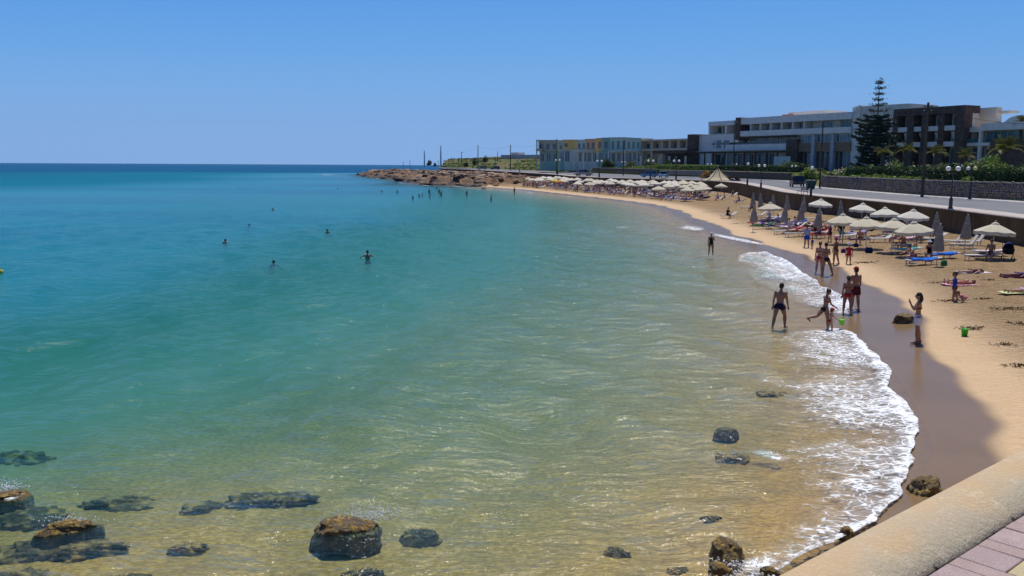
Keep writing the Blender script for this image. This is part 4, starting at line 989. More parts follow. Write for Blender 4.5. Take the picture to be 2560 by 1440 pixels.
# grass fringe of the terrace
gen = np.random.default_rng(5); i_ = gen.integers(8, iA+1, 9000); t_ = gen.uniform(.7,4.5,9000); Xg = e2[i_,0]+dirs[i_,0]*t_+gen.normal(size=9000)*.3; Yg = e2[i_,1]+dirs[i_,1]*t_+gen.uniform(-1.2,1.2,9000)
Zg = e2[i_,2] + 1.72 + .1*gen.random(9000)
tag(leaves(np.stack([Xg,Yg,Zg],-1), .13, gen, leafB, 'grass'), kind='stuff')
# Norfolk pine
pt = D(2188, 400, 188); pt.z = land_at(pt.x, pt.y); HT = D(2188, 199, 188).z - pt.z
np_ = empty('norfolk_pine', pt, 0, 'tall dark tiered pine in front of the white hotel tower', 'tree')
MB().tube([(0,0,-.4),(.05,0,HT*.35),(-.05,0,HT*.7),(0,0,HT*.985)], [.34,.24,.12,.03], 10).build('trunk', bark, np_)
gen = np.random.default_rng(9)
tiers = []; zz = 1.6
while zz < HT-.3: tiers.append(zz); zz += (.72 if zz < HT*.62 else 1.15)
for zz in tiers:
    fz = zz/HT
    Lb = (5.0*(.86+.14*math.sin(zz*2.3)) if fz < .56 else 5.0*(.76-fz)/.20*.85+.3 if fz < .66 else (2.1-(fz-.66)*2.6 if fz < .93 else .75))
    nb = 6 if fz < .66 else 5; pp = []; mb = MB()
    for k in range(nb):
        a = 2*math.pi*(k+gen.random()*.6)/nb + zz; Lk = Lb*(gen.uniform(.62,1.12) if fz < .66 else gen.uniform(.35,1.2)); dr = Lk*(.10 if fz > .66 else .06)
        t_ = np.linspace(.08, 1, int(16*max(Lk,1)))
        up_ = -dr*np.sin(t_*2.6)+ (.32*Lk*t_**2 if fz > .66 else .14*Lk*t_**3)
        mb.tube([(math.cos(a)*Lk*q, math.sin(a)*Lk*q, zz-dr*math.sin(q*2.6)+(.32*Lk*q*q if fz > .66 else .14*Lk*q**3)) for q in (0,.35,.7,1)], [.05,.04,.025,.01], 5)
        for q, uz in zip(t_, up_):
            m_ = 7 if fz < .66 else 4; wdt = .42*(1-.35*q) if fz < .66 else .12+.30*q**2
            if fz >= .66 and q < .45: continue
            c = gen.normal(size=(m_,3))*np.array([wdt,wdt,.10 if fz < .66 else .14]); pp.append(c+np.array([math.cos(a)*Lk*q, math.sin(a)*Lk*q, zz+uz]))
    br = mb.build('branch', bark, np_); leaves(np.concatenate(pp), .20 if fz < .66 else .15, gen, leafD, 'needles', br, .5)
pp = gen.normal(size=(60,3))*np.array([.4,.4,.32])+np.array([0,0,HT-.35]); leaves(pp, .22, gen, leafD, 'needles', np_, .5)
# palms
def frond_mesh(seed, L=2.2):
    r = random.Random(seed); mb = MB(); pts = []
    for k in range(7):
        q = k/6; pts.append(Vector((L*q*.92, 0, .55*L*q-.85*L*q*q*r.uniform(.85,1.1))))
    mb.tube(pts, [.045,.04,.035,.03,.022,.015,.008], 5)
    for k in range(22):
        q = .18+.8*k/21; i = min(int(q*6), 5); f_ = q*6-i; p = pts[i].lerp(pts[i+1], f_); ll = .62*math.sin(math.pi*min(q*.9+.12,1))+.12
        for sd_ in (-1, 1):
            tip = p + Vector((ll*.55, sd_*ll*.8, -.25*ll*r.uniform(.4,1.4))); w_ = Vector((.035,0,.02)); m_ = p.lerp(tip,.5)
            mb.add([p-w_, m_+w_*1.1, tip, m_-w_*1.1], [(0,1,2,3)])
    return mb.mesh('frond', leafP)
FR = [frond_mesh(i) for i in range(4)]
for i, (px, ytop, ybase, dd, lab) in enumerate([(2205,364,428,140,'short palm in front of the tall pine'),(2263,360,430,138,'palm in front of the first stone pier of the hotel wing'),(2338,367,428,140,'palm right of the tall wooden pole'),(2412,374,428,142,'smallest palm, right of the stone hotel wing'),(2512,345,432,128,'largest palm with a thick trunk near the right edge'),(2552,293,330,175,'palm crown showing above the roof at the right edge')]):
    b_ = D(px, ybase, dd); b_.z = land_at(b_.x, b_.y); top = D(px, ytop, dd).z
    pa = empty('palm_tree', b_, 0, lab, 'palm', 'palms in the hotel garden'); hh_ = max(top-b_.z-(1.0 if i != 4 else 1.6), 1.0); k_ = 1.0 if i != 4 else 1.45
    MB().tube([(0,0,-.3),(.05,.02,hh_*.4),(0,0,hh_*.8),(0,0,hh_)], [.36*k_,.30*k_,.33*k_,.26*k_], 10).build('trunk', bark, pa)
    r = random.Random(i); nf = 26 if i == 4 else 20
    for k in range(nf):
        o = link('frond', FR[k % 4], pa); o.location = (0,0,hh_-.05); o.rotation_euler = (r.uniform(-.15,.15), r.uniform(-1.3,.1), 2*math.pi*k/nf*3.0+r.uniform(-.2,.2)); s = r.uniform(.68,.92)*k_; o.scale = (s,s,s)
# far trees on the ridge
for i, (px, py, hm, dd, lab) in enumerate([(1073,408,3.2,560,'small round tree alone on the far headland'),(1088,410,2.2,560,'tiny round bush right of the lone headland tree'),(1165,398,3.0,520,'leaning windblown tree on the far ridge, left one'),(1186,394,4.2,510,'tallest windblown tree on the far ridge beside the tall pole'),(1212,393,3.4,500,'windblown flat topped tree right of the pole on the ridge')]):
    p = D(px, py, dd); p.z = land_at(p.x, p.y) if px > 1100 else p.z-1.2
    shrub('small_tree', p, (hm*.55, hm*.55, hm), 500, .35, leafA, lab, 'tree', 'small trees on the headland', 300+i)

# ------------------------------------------------------------------ street furniture
globe = M('opal_globe', (.86,.85,.80), rough=.35); globey = M('yellowed_globe', (.80,.62,.22), rough=.35)
def lamp(double=True):
    o = empty('street_lamp', (0,0,0))
    MB().lathe([(.20,0),(.20,.12),(.15,.16),(.15,.85),(.09,.95),(.065,1.05),(.05,3.0),(.07,3.05),(.04,3.12)], 10).build('pole', darkmetal, o)
    if double: MB().tube([(-.42,0,3.18),(-.38,0,3.05),(0,0,2.95),(.38,0,3.05),(.42,0,3.18)], .03, 6).build('arm', darkmetal, o)
    for sx in ((-.42, .42) if double else (0,)):
        gl_ = MB().ell((sx,0,3.40 if double else 3.34), (.21,.21,.21), 12, 8).build('globe', globe, o, True)
        MB().lathe([(.07,-.03),(.10,.02),(.10,.04)], 8, (sx,0,3.19 if double else 3.13)).build('collar', darkmetal, gl_)
    return reg(o)
lampD, lampS = lamp(True), lamp(False)
LM = [(2376,522,'D',0,'double globe street lamp on the sea wall edge, nearest to the camera'),(2424,498,'D',1,'double globe lamp against the stone wall with one yellowed globe'),(1902,473,'D',0,'double globe lamp on the sea wall left of the iron bench'),(1868,463,'S',0,'single globe lamp right behind the tent pavilion'),
 (2027,490,'S',0,'single wide globe lamp beside the green bin'),(1983,456,'D',0,'double globe lamp at the driveway behind the dark car'),(1773,446,'D',0,'double globe lamp left of the tent pavilion against the grey wall'),(1836,447,'D',0,'double globe lamp behind the top of the tent pavilion'),(1690,448,'D',0,'double globe lamp on the sea wall between blue car and tent'),
 (1626,447,'D',0,'double globe lamp in front of the two blue cars'),(1558,437,'D',0,'double globe lamp below the pale blue villa'),(1498,443,'D',0,'double globe lamp right of the grey van'),(1467,434,'D',0,'double globe lamp behind the grey van'),(1394,436,'D',0,'double globe lamp at the left end of the far beach'),(1299,430,'S',0,'single globe lamp on the road by the rocky slope'),(1238,425,'D',0,'far double globe lamp beside two distant cars')]
first = {}
for i, (px, py, k, yl, lab) in enumerate(LM):
    zz = 2.7 if px > 2000 else 2.9 if px > 1880 else 3.25 if px > 1400 else 3.6
    p = P(px, py, zz); src = lampD if k == 'D' else lampS
    o = src if k not in first else copy_tree(src); first[k] = 1
    o.location = p; tag(o, lab, 'street lamp', 'globe lamps along the coast road'); o.rotation_euler = (0,0,0 if i % 2 == 0 else .12)
    if px < 1720: o.scale = (1.35,1.35,1.2)
    if yl: [c for c in o.children if c.name.startswith('globe')][1].data = MB().ell((.42,0,3.40), (.22,.22,.22), 12, 8).mesh('globe', globey, True)
def pole(px, ytop, ybase, dd, r, label, arms=2):
    b_ = D(px, ybase, dd); top = D(px, ytop, dd).z; hh_ = top-b_.z; o = empty('utility_pole', b_, 0, label, 'pole', 'wooden utility poles along the road')
    MB().tube([(0,0,-.3),(0,0,hh_*.5),(0,0,hh_)], [r,r*.85,r*.65], 8).build('post', wood, o)
    for k in range(arms):
        ar = MB().box(-.55,-.05,hh_-.5-.6*k,.55,.05,hh_-.4-.6*k).build('crossarm', wood, o)
        for sx in (-.45,.45): MB().lathe([(.04,0),(.06,.08),(.03,.16)], 6, (sx,0,hh_-.4-.6*k)).build('insulator', white, ar)
    return b_+Vector((0,0,hh_-.35))
T_ = {}
T_[0] = pole(2305,256,490,108,.21,'tallest thick wooden utility pole in front of the stone hotel wing', 2)
T_[1] = pole(2049,306,469,146,.15,'wooden utility pole at the end of the stone wall by the driveway', 1)
T_[2] = pole(1832,300,440,212,.14,'thin utility pole in front of the hotel stone pier', 1)
T_[3] = pole(1558,350,436,248,.15,'utility pole in front of the pale blue villa', 1)
T_[4] = pole(1391,347,434,300,.16,'utility pole in front of the yellow and grey villas', 1)
T_[5] = pole(1276,362,424,370,.22,'utility pole on the green slope left of the villas', 0)
T_[6] = pole(1195,363,420,430,.24,'utility pole next to the windblown trees', 0)
T_[7] = pole(1244,378,400,480,.18,'short utility pole between two taller ones on the ridge', 0)
T_[8] = pole(1154,379,410,470,.20,'leftmost utility pole on the ridge', 1)
for i, (px, yt, yb) in enumerate([(1025,401,417),(1008,404,416),(1061,402,418),(1096,401,420)]): pole(px, yt, yb, 600, .16, 'tiny pole far out on the headland, number %s from the tip' % ('second','first','third','fourth')[i], 1)
def wire(a, b_, sag, label):
    mb = MB(); mb.tube([a.lerp(b_, q/10)-Vector((0,0,sag*4*(q/10)*(1-q/10))) for q in range(11)], .022, 4); tag(mb.build('overhead_wire', darkmetal), label, 'wire', 'overhead wires')
far_r = D(2600, 308, 110)
wire(T_[0], far_r, .7, 'wire from the tallest pole to the right edge of the picture'); wire(T_[1], T_[2], 1.0, 'wire running from the driveway pole to the pole by the hotel pier'); wire(T_[4], T_[5], 1.2, 'wire from the villa pole to the green slope'); wire(T_[5], T_[6], 1.4, 'wire sagging between the two tall ridge poles'); wire(T_[6], T_[8], 1.0, 'wire to the leftmost ridge pole')
# far masts: a white column and a slim tower
for (px, yt, yb, r, lab) in ((1102,364,404,.6,'tall white slender column far out beyond the headland'),(1061,377,400,.5,'short pale mast beside the lone headland tree')):
    b_ = D(px, yb, 640); tp_ = D(px, yt, 640).z; tag(MB().lathe([(r,-4),(r*.9,(tp_-b_.z)*.5),(r*.5,tp_-b_.z)], 10).build('mast', white), lab, 'mast'); bpy.context.scene.objects
    COL.objects[-1].location = b_
# iron bench, bins
bp_ = P(2006, 487, 2.76); be = empty('bench', bp_, R(-78), 'black iron framed bench on the sea wall pavement by the lamp', 'bench')
for sx in (-.7,.7): MB().tube([(sx,-.25,0),(sx,-.25,.45),(sx,.25,.45)], .035, 6).tube([(sx,.25,0),(sx,.25,.9)], .035, 6).build('leg', darkmetal, be)
for k in range(3): MB().box(-.85,-.25+.16*k,.46,.85,-.13+.16*k,.5).build('seat_slat', brown, be)
for k in range(2): MB().box(-.85,.26,.62+.17*k,.85,.29,.74+.17*k).build('back_slat', brown, be)
bp_ = P(2026, 487, 2.85); bn = empty('waste_bin', D(2026,470,135), 0, 'large dark green wheeled bin between the dark car and the utility pole', 'bin'); bn.location.z = 2.75
gbin = M('dark_green_plastic', (.012,.045,.032), rough=.5)
MB().rings([[Vector((x*w_/2,y*d_/2,zz)) for x,y in ((-1,-1),(1,-1),(1,1),(-1,1))] for zz,w_,d_ in ((.2,1.0,.75),(1.2,1.45,1.1),(1.25,1.5,1.15))]).build('body', gbin, bn); MB().rings([[Vector((x*w_/2,y*d_/2,zz)) for x,y in ((-1,-1),(1,-1),(1,1),(-1,1))] for zz,w_,d_ in ((1.26,1.54,1.18),(1.42,1.4,1.0),(1.5,.9,.6))]).build('lid', gbin, bn)
for x_ in (-.4,.4):
    for y_ in (-.25,.25): MB().tube([(x_,y_-.04,.1),(x_,y_+.04,.1)], .1, 8).build('wheel', darkmetal, bn)

# ------------------------------------------------------------------ cars
tyre = M('tyre_rubber', (.012,.012,.012), rough=.8); rim = M('alloy_rim', (.45,.45,.46), rough=.35, metal=.8); lightw = M('headlamp_glass', (.7,.7,.7), rough=.1); lightr = M('tail_lamp', (.35,.02,.015), rough=.2); carglass = M('car_glass', (.012,.018,.022), rough=.06, spec=.8)
def car(px, py, zz, yaw, kind, c, label):
    p = P(px, py, zz) if zz else D(px, py, 420); o = empty('parked_car', p, yaw, label, 'car', 'cars on the coast road')
    paint = M('car_paint', c, rough=.3, spec=.55)
    L, W, Ht, hood, prof = {'hatch': (4.0,1.72,1.5,.92,[(-2,.35),(-2,.75),(-1.95,.98),(-1.75,1.40),(-1.3,1.5),(.2,1.48),(.95,1.0),(1.9,.82),(2,.6),(2,.35)]),
        'suv': (4.5,1.85,1.78,1.05,[(-2.2,.4),(-2.2,1.0),(-2.1,1.35),(-1.9,1.74),(-1.3,1.78),(.3,1.74),(1.0,1.12),(2.1,.98),(2.22,.7),(2.22,.4)]),
        'van': (5.0,1.8,1.9,1.05,[(-2.5,.4),(-2.5,1.0),(-2.3,1.02),(-.8,1.04),(-.7,1.75),(-.3,1.85),(.9,1.8),(1.6,1.1),(2.4,.95),(2.5,.6),(2.5,.4)])}[kind]
    belt = hood
    lower = [(x, min(z_, belt)) for x, z_ in prof]
    def shell(pr, w0, taper, mt, name, par):
        rs = []
        for y in (-1,-.94,.94,1):
            k = .93 if abs(y) == 1 else 1.0
            rs.append([Vector((x*(.985 if abs(y) == 1 else 1), y*w0/2*(1-taper*max(0,(z_-belt))/.8), z_*k+(1-k)*.75)) for x, z_ in pr])
        return MB().rings(rs).build(name, mt, par)
    shell(lower, W, 0, paint, 'body', o)
    cab = [(x, z_) for x, z_ in prof if z_ > belt]; x0, x1 = cab[0][0], cab[-1][0]
    pr = [(x0-.12, belt-.01)] + cab + [(x1+.55 if kind != 'van' else x1+.5, belt-.01)]
    rf = shell([(x, z_) for x, z_ in pr], W-.06, .22, carglass, 'windows', o)
    top = max(z_ for _, z_ in cab); MB().rings([[Vector((x, y, zz_)) for x, y in ((cab[0][0]+.1,-W*.38),(cab[-1][0]-.05,-W*.38),(cab[-1][0]-.05,W*.38),(cab[0][0]+.1,W*.38))] for zz_ in (top-.07, top+.02)]).build('roof', paint, o)
    for sx in (-1, 1):
        for fx in (-L*.31, L*.31):
            wh = MB().tube([(fx, sx*(W/2-.17), .33),(fx, sx*(W/2+.02), .33)], .33, 14).build('wheel', tyre, o); MB().tube([(fx, sx*(W/2-.02), .33),(fx, sx*(W/2+.03), .33)], .2, 10).build('rim', rim, wh)
        MB().box(L/2-.08, sx*W*.36-.18, .62, L/2+.015, sx*W*.36+.18, .78).build('headlight', lightw, o); MB().box(-L/2-.015, sx*W*.40-.12, .72, -L/2+.06, sx*W*.40+.12, .95).build('tail_light', lightr, o)
        MB().ell((x1+.25, sx*(W/2+.06), belt+.03), (.1,.09,.08), 6, 4).build('mirror', paint, o)
        for xx in (x0+1.0, x0+1.75): MB().box(xx-.04, sx*(W/2-.02)-.01, belt-.02, xx+.04, sx*(W/2-.08)+.03, top-.05).build('door_pillar', paint, o)
    MB().box(L/2-.05, -.26, .42, L/2+.02, .26, .53).build('number_plate', white, o)
    return o
car(1458,440,3.3,R(200),'van',(.30,.27,.24),'grey brown pickup van parked at the left end of the dark stone wall')
car(1622,443.5,3.4,R(160),'hatch',(.05,.16,.36),'blue car parked beside another, partly behind a lamp'); car(1659,444,3.4,R(250),'hatch',(.20,.33,.48),'pale blue car with its front towards the beach')
car(1992,467,2.95,R(80),'suv',(.016,.014,.024),'black off road car driving away on the road by the green bin')
car(1205,425,0,R(180),'suv',(.22,.22,.2),'far greenish car on the headland road'); car(1238,424,0,R(180),'suv',(.025,.03,.05),'far dark car on the headland road')
for o in list(COL.objects):
    if o.name.startswith('parked_car') and o.location.y > 380: o.location.z = float(np.interp(o.location.y, e1[120:,1], e1[120:,2]))

# ------------------------------------------------------------------ tent pavilion
canv = M('cream_canvas', (.66,.56,.36), (.60,.50,.31), 1.5, .85, trans=.3); canvr = M('red_striped_awning', (.42,.10,.07), (.55,.35,.28), 2.5, .85, stretch=(8,1,1))
pv = P(1802, 453, 3.05); pv = Vector((pv.x, pv.y+3, 3.0)); k_ = pv.y/F
kio = empty('tent_pavilion', pv, 0, 'cream pointed tent pavilion with ribs and a red awning beside the road', 'pavilion')
Rr = 40*k_; zt_ = D(1800, 418, pv.y).z-3.0; ze = D(1800, 449, pv.y).z-3.0
nseg = 8
for k in range(nseg):                      # each canvas panel of the roof
    mb = MB(); a0, a1 = 2*math.pi*k/nseg, 2*math.pi*(k+1)/nseg; rows = []
    for q in (0,.15,.35,.6,.85,1.0):
        r_ = .05+(Rr-.05)*q; zz = zt_+(ze-zt_)*(1-max(0,1-q)**1.7); rows.append([Vector((r_*math.cos(a0+(a1-a0)*f_), r_*math.sin(a0+(a1-a0)*f_), zz-.12*math.sin(math.pi*f_)*q)) for f_ in (0,.25,.5,.75,1)])
    rows.append([v-Vector((0,0,.3)) for v in rows[-1]])
    mb.rings(rows, cap=False, closed=False); mb.build('canvas_panel', canv, kio)
    MB().tube([(.05*math.cos(a0),.05*math.sin(a0),zt_+.08)]+[Vector(((.05+(Rr-.05)*q)*math.cos(a0),(.05+(Rr-.05)*q)*math.sin(a0),zt_+(ze-zt_)*(1-max(0,1-q)**1.7)+.06)) for q in (.15,.35,.6,.85,1.02)], .06, 5).build('rib', brown, kio)
    MB().tube([(Rr*.97*math.cos(a0),Rr*.97*math.sin(a0),-.4),(Rr*.97*math.cos(a0),Rr*.97*math.sin(a0),ze-.1)], .07, 6).build('post', brown, kio)
MB().lathe([(.1,0),(.16,.1),(.05,.3),(.02,.55)], 8, (0,0,zt_)).build('finial', canv, kio)
MB().box(-Rr*.7,-.5,0,Rr*.3,.5,1.05).box(-Rr*.72,-.6,1.05,Rr*.32,.6,1.12).build('counter', brown, kio)
mb = MB(); mb.rings([[Vector((Rr*.55,y,ze+.9)) for y in (-2.2,2.2)], [Vector((Rr*1.12,y,ze+.45)) for y in (-2.4,2.4)], [Vector((Rr*1.28,y,ze-.1)) for y in (-2.4,2.4)], [Vector((Rr*1.29,y,ze-.4)) for y in (-2.4,2.4)]], cap=False, closed=False); mb.build('awning', canvr, kio)
# ------------------------------------------------------------------ beach furniture
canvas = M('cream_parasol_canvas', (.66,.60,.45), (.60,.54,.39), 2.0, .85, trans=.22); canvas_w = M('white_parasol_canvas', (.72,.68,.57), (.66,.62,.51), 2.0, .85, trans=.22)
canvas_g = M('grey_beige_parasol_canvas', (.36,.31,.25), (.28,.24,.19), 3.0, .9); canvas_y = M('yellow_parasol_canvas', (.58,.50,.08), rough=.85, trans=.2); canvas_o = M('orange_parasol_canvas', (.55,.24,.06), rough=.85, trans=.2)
polem = M('parasol_pole', (.55,.52,.47), (.45,.42,.38), 5, .6); plast = M('cream_plastic', (.66,.62,.53), (.58,.54,.46), 4, .55); frame = M('lounger_frame', (.60,.57,.50), rough=.5)
def parasol(cm, Rr=1.2, hgt=2.35):
    o = empty('beach_umbrella', (0,0,0)); n = 8; ze = hgt-.62
    rows = []
    for q in (.02,.12,.35,.65,.88,1.0):
        row = []
        for j in range(n*3):
            a = 2*math.pi*j/(n*3); dv = 1-.055*q*(1 if j % 3 else 0) ; rr = Rr*q*dv
            row.append(Vector((rr*math.cos(a), rr*math.sin(a), hgt-.10-(.52*q**1.15)-(.035*q if j % 3 else 0))))
        rows.append(row)
    val = [Vector((p.x*1.005, p.y*1.005, p.z-.17-(.045 if j % 3 else 0))) for j, p in enumerate(rows[-1])]; rows.append(val)
    MB().rings(rows, cap=False).build('canopy', cm, o, False)
    MB().rings([[Vector((r_*math.cos(2*math.pi*j/8), r_*math.sin(2*math.pi*j/8), zz)) for j in range(8)] for r_, zz in ((.27,hgt-.21),(.20,hgt-.09),(.06,hgt-.01))], cap=False).build('vent_cap', cm, o)
    MB().tube([(0,0,-.25),(0,0,hgt)], .027, 7).ell((0,0,hgt+.05), (.045,.045,.06), 6, 4).build('pole', polem, o)
    for k in range(n):
        a = 2*math.pi*k/n; c_, s_2 = math.cos(a), math.sin(a)
        MB().tube([(0,0,hgt-.16),(Rr*.5*c_,Rr*.5*s_2,hgt-.37),(Rr*.97*c_,Rr*.97*s_2,hgt-.64)], .012, 4).build('rib', polem, o)
    return reg(o)
def parasol_far(cm):                       # the same parasol for the packed far rows, where ribs cannot be seen
    o = empty('beach_umbrella', (0,0,0)); n = 8; rows = []
    for q, dz in ((.03,0),(.35,.17),(.7,.36),(1.0,.53),(1.0,.72)): rows.append([Vector((1.25*q*math.cos(2*math.pi*(j+.5)/n), 1.25*q*math.sin(2*math.pi*(j+.5)/n), 2.25-dz)) for j in range(n)])
    MB().rings(rows, cap=False).build('canopy', cm, o); MB().tube([(0,0,-.2),(0,0,2.3)], .03, 5).build('pole', polem, o); return reg(o)
def parasol_closed(cm, hgt=2.5):
    o = empty('closed_umbrella', (0,0,0)); rows = []; n = 16
    for q, r_ in ((0,.03),(.04,.10),(.10,.14),(.14,.11),(.3,.17),(.6,.25),(.85,.31),(1.0,.33)):
        rows.append([Vector((r_*(1.12 if j % 2 else .74)*math.cos(2*math.pi*j/n), r_*(1.12 if j % 2 else .74)*math.sin(2*math.pi*j/n), hgt-.05-q*1.55+(.07 if (j % 2 and q == 1) else 0))) for j in range(n)])
    MB().rings(rows).build('folded_canopy', cm, o); MB().tube([(0,0,-.25),(0,0,hgt)], .028, 7).ell((0,0,hgt+.03),(.05,.05,.06),6,4).build('pole', polem, o)
    MB().lathe([(.165,-.03),(.18,0),(.165,.03)], 10, (0,0,hgt-.55)).build('tie_band', polem, o); return reg(o)
def lounger(back, sm, simple=False):       # foot towards -X, head towards +X
    o = empty('sun_lounger', (0,0,0)); a = R(back)
    if simple:
        MB().box(-.95,-.3,.28,.35,.3,.36).build('seat', sm, o)
        MB().box(0,-.3,-.03,.68,.3,.05,Matrix.Translation((.35,0,.33)) @ Matrix.Rotation(-a,4,'Y')).build('backrest', sm, o)
        return reg(o)
    MB().box(-.98,-.33,.27,.5,-.27,.34).box(-.98,.27,.27,.5,.33,.34).box(-.98,-.27,.27,-.92,.27,.34).build('frame', frame, o)
    sl2 = MB()
    for k in range(11): sl2.box(-.90+.115*k,-.27,.31,-.81+.115*k,.27,.345)
    sl2.build('seat', sm, o)
    Mb = Matrix.Translation((.37,0,.33)) @ Matrix.Rotation(-a,4,'Y'); bk = MB().box(0,-.33,-.03,.75,-.27,.03,Mb).box(0,.27,-.03,.75,.33,.03,Mb).box(.69,-.27,-.03,.75,.27,.03,Mb)
    for k in range(6): bk.box(.03+.11*k,-.27,-.015,.115+.11*k,.27,.015,Mb)
    bk.build('backrest', sm, o)
    for x in (-.8,.42):
        for y in (-.3,.3): MB().tube([(x,y,.30),(x-.04,y,-.03)], .03, 6).build('leg', frame, o)
    return reg(o)
def put(src, used, loc, yaw, label, cat, group, sc=1.0):
    o = src if not used.get(src.name) else copy_tree(src); used[src.name] = True
    o.location = loc; o.scale = (sc,sc,sc); tl = .05 if 'umbrella' in src.name else .012; o.rotation_euler = (random.gauss(0,tl),random.gauss(0,tl),yaw)
    return tag(o, label, cat, group)
used = {}
UO = parasol(canvas); UW = parasol(canvas_w)
OP = [(2485,553,'cream parasol at the right over the sitting man and the pram',UO),(2291,550,'cream parasol in the front row over the turquoise towel lounger',UO),(2233,543,'cream parasol between two others in the front row over the purple towel',UO),(2283,522,'pale parasol at the right end of the back row',UW),
 (2215,517,'pale parasol in the middle of the back row, touching its right neighbour',UW),(2170,539,'cream parasol at the left end of the front group of three',UO),(2155,506,'pale parasol close to the wall with a dark bag hanging below',UW),(2110,533,'flat cream parasol above the man in the black shirt',UO),(2050,496,'pale parasol against the wall beside folded ones',UW),
 (1928,504,'lone open cream parasol left of the folded ones',UO),(1803,457,'cream parasol just below the tent pavilion',UO),(1747,460,'cream parasol left of the one below the pavilion',UO)]
for x, y, lab, src in OP:
    p = tp(x, y, 2.40); put(src, used, p, random.uniform(0,.7), lab, 'parasol', 'open parasols on the near sand')
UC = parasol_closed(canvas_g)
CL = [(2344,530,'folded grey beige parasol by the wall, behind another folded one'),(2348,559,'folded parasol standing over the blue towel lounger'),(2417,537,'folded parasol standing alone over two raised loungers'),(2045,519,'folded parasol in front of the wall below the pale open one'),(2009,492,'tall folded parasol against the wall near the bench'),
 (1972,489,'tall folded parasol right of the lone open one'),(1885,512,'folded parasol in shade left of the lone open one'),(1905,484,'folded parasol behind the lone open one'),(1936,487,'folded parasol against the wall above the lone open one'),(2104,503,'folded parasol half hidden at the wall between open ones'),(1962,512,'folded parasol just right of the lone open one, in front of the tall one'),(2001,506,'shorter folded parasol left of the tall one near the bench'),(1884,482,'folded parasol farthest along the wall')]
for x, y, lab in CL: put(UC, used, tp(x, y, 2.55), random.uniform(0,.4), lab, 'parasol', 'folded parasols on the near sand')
# towels and cloths
def cloth(name, col, col2=None): return M(name, col, col2, 9, .9, .1, stretch=(1,6,1), lo=.47, hi=.53)
TB = cloth('blue_towel', (.012,.11,.52), (.02,.16,.60)); TT = cloth('turquoise_towel', (.02,.38,.44), (.05,.46,.50)); TP = cloth('purple_towel', (.07,.02,.13), (.10,.03,.17)); TK = cloth('pink_towel', (.62,.24,.30), (.72,.48,.48)); TW = cloth('white_towel', (.70,.66,.66), (.60,.45,.52))
TYg = cloth('yellow_green_towel', (.52,.58,.12), (.66,.66,.5)); TM = cloth('maroon_towel', (.13,.02,.05), (.08,.02,.08)); TG = cloth('green_towel', (.04,.20,.07)); TR = cloth('red_towel', (.42,.03,.03)); TN = cloth('navy_cloth', (.012,.018,.08)); TK2 = cloth('black_cloth', (.012,.012,.014)); TL = cloth('lilac_towel', (.28,.24,.40), (.36,.32,.48)); TBR = cloth('brown_cloth', (.12,.06,.035))
ALLT = [TB, TT, TP, TK, TW, TYg, TM, TG, TR, TN, TL]
def towel_mesh(mt, L=1.75, W=.72, amp=.02, seed=0, over=None):
    gx = np.linspace(-L/2, L/2, 22); gy = np.linspace(-W/2, W/2, 12); GX_, GY_ = np.meshgrid(gx, gy)
    Z = amp*(fbm(GX_*3+seed, GY_*3, o=3)+.6)
    if over is not None: Z = Z + np.where(GX_ > .35, (GX_-.35)*math.tan(R(over))*.8, 0); 
    X_ = GX_+.02*fbm(GX_*4, GY_*4+seed, o=2); Y_ = GY_+.02*fbm(GX_*4+5, GY_*4+seed, o=2)
    if over is not None: Z = np.where(np.abs(GY_) > .31, Z-(np.abs(GY_)-.31)*2.2, Z)
    return grid_mesh('towel', X_, Y_, Z, mt)
def towel(p, yaw, mt, label, seed=0, zoff=.02, over=None, L=1.75, W=.72, amp=.03):
    o = link('towel', towel_mesh(mt, L, W, amp, seed, over)); o.location = p + Vector((0,0,zoff)); o.rotation_euler = (0,0,yaw)
    o.modifiers.new('thickness', 'SOLIDIFY').thickness = .012
    return tag(o, label, 'towel', 'towels on the beach')
LB = {k: lounger(k, plast) for k in (8, 30, 58)}
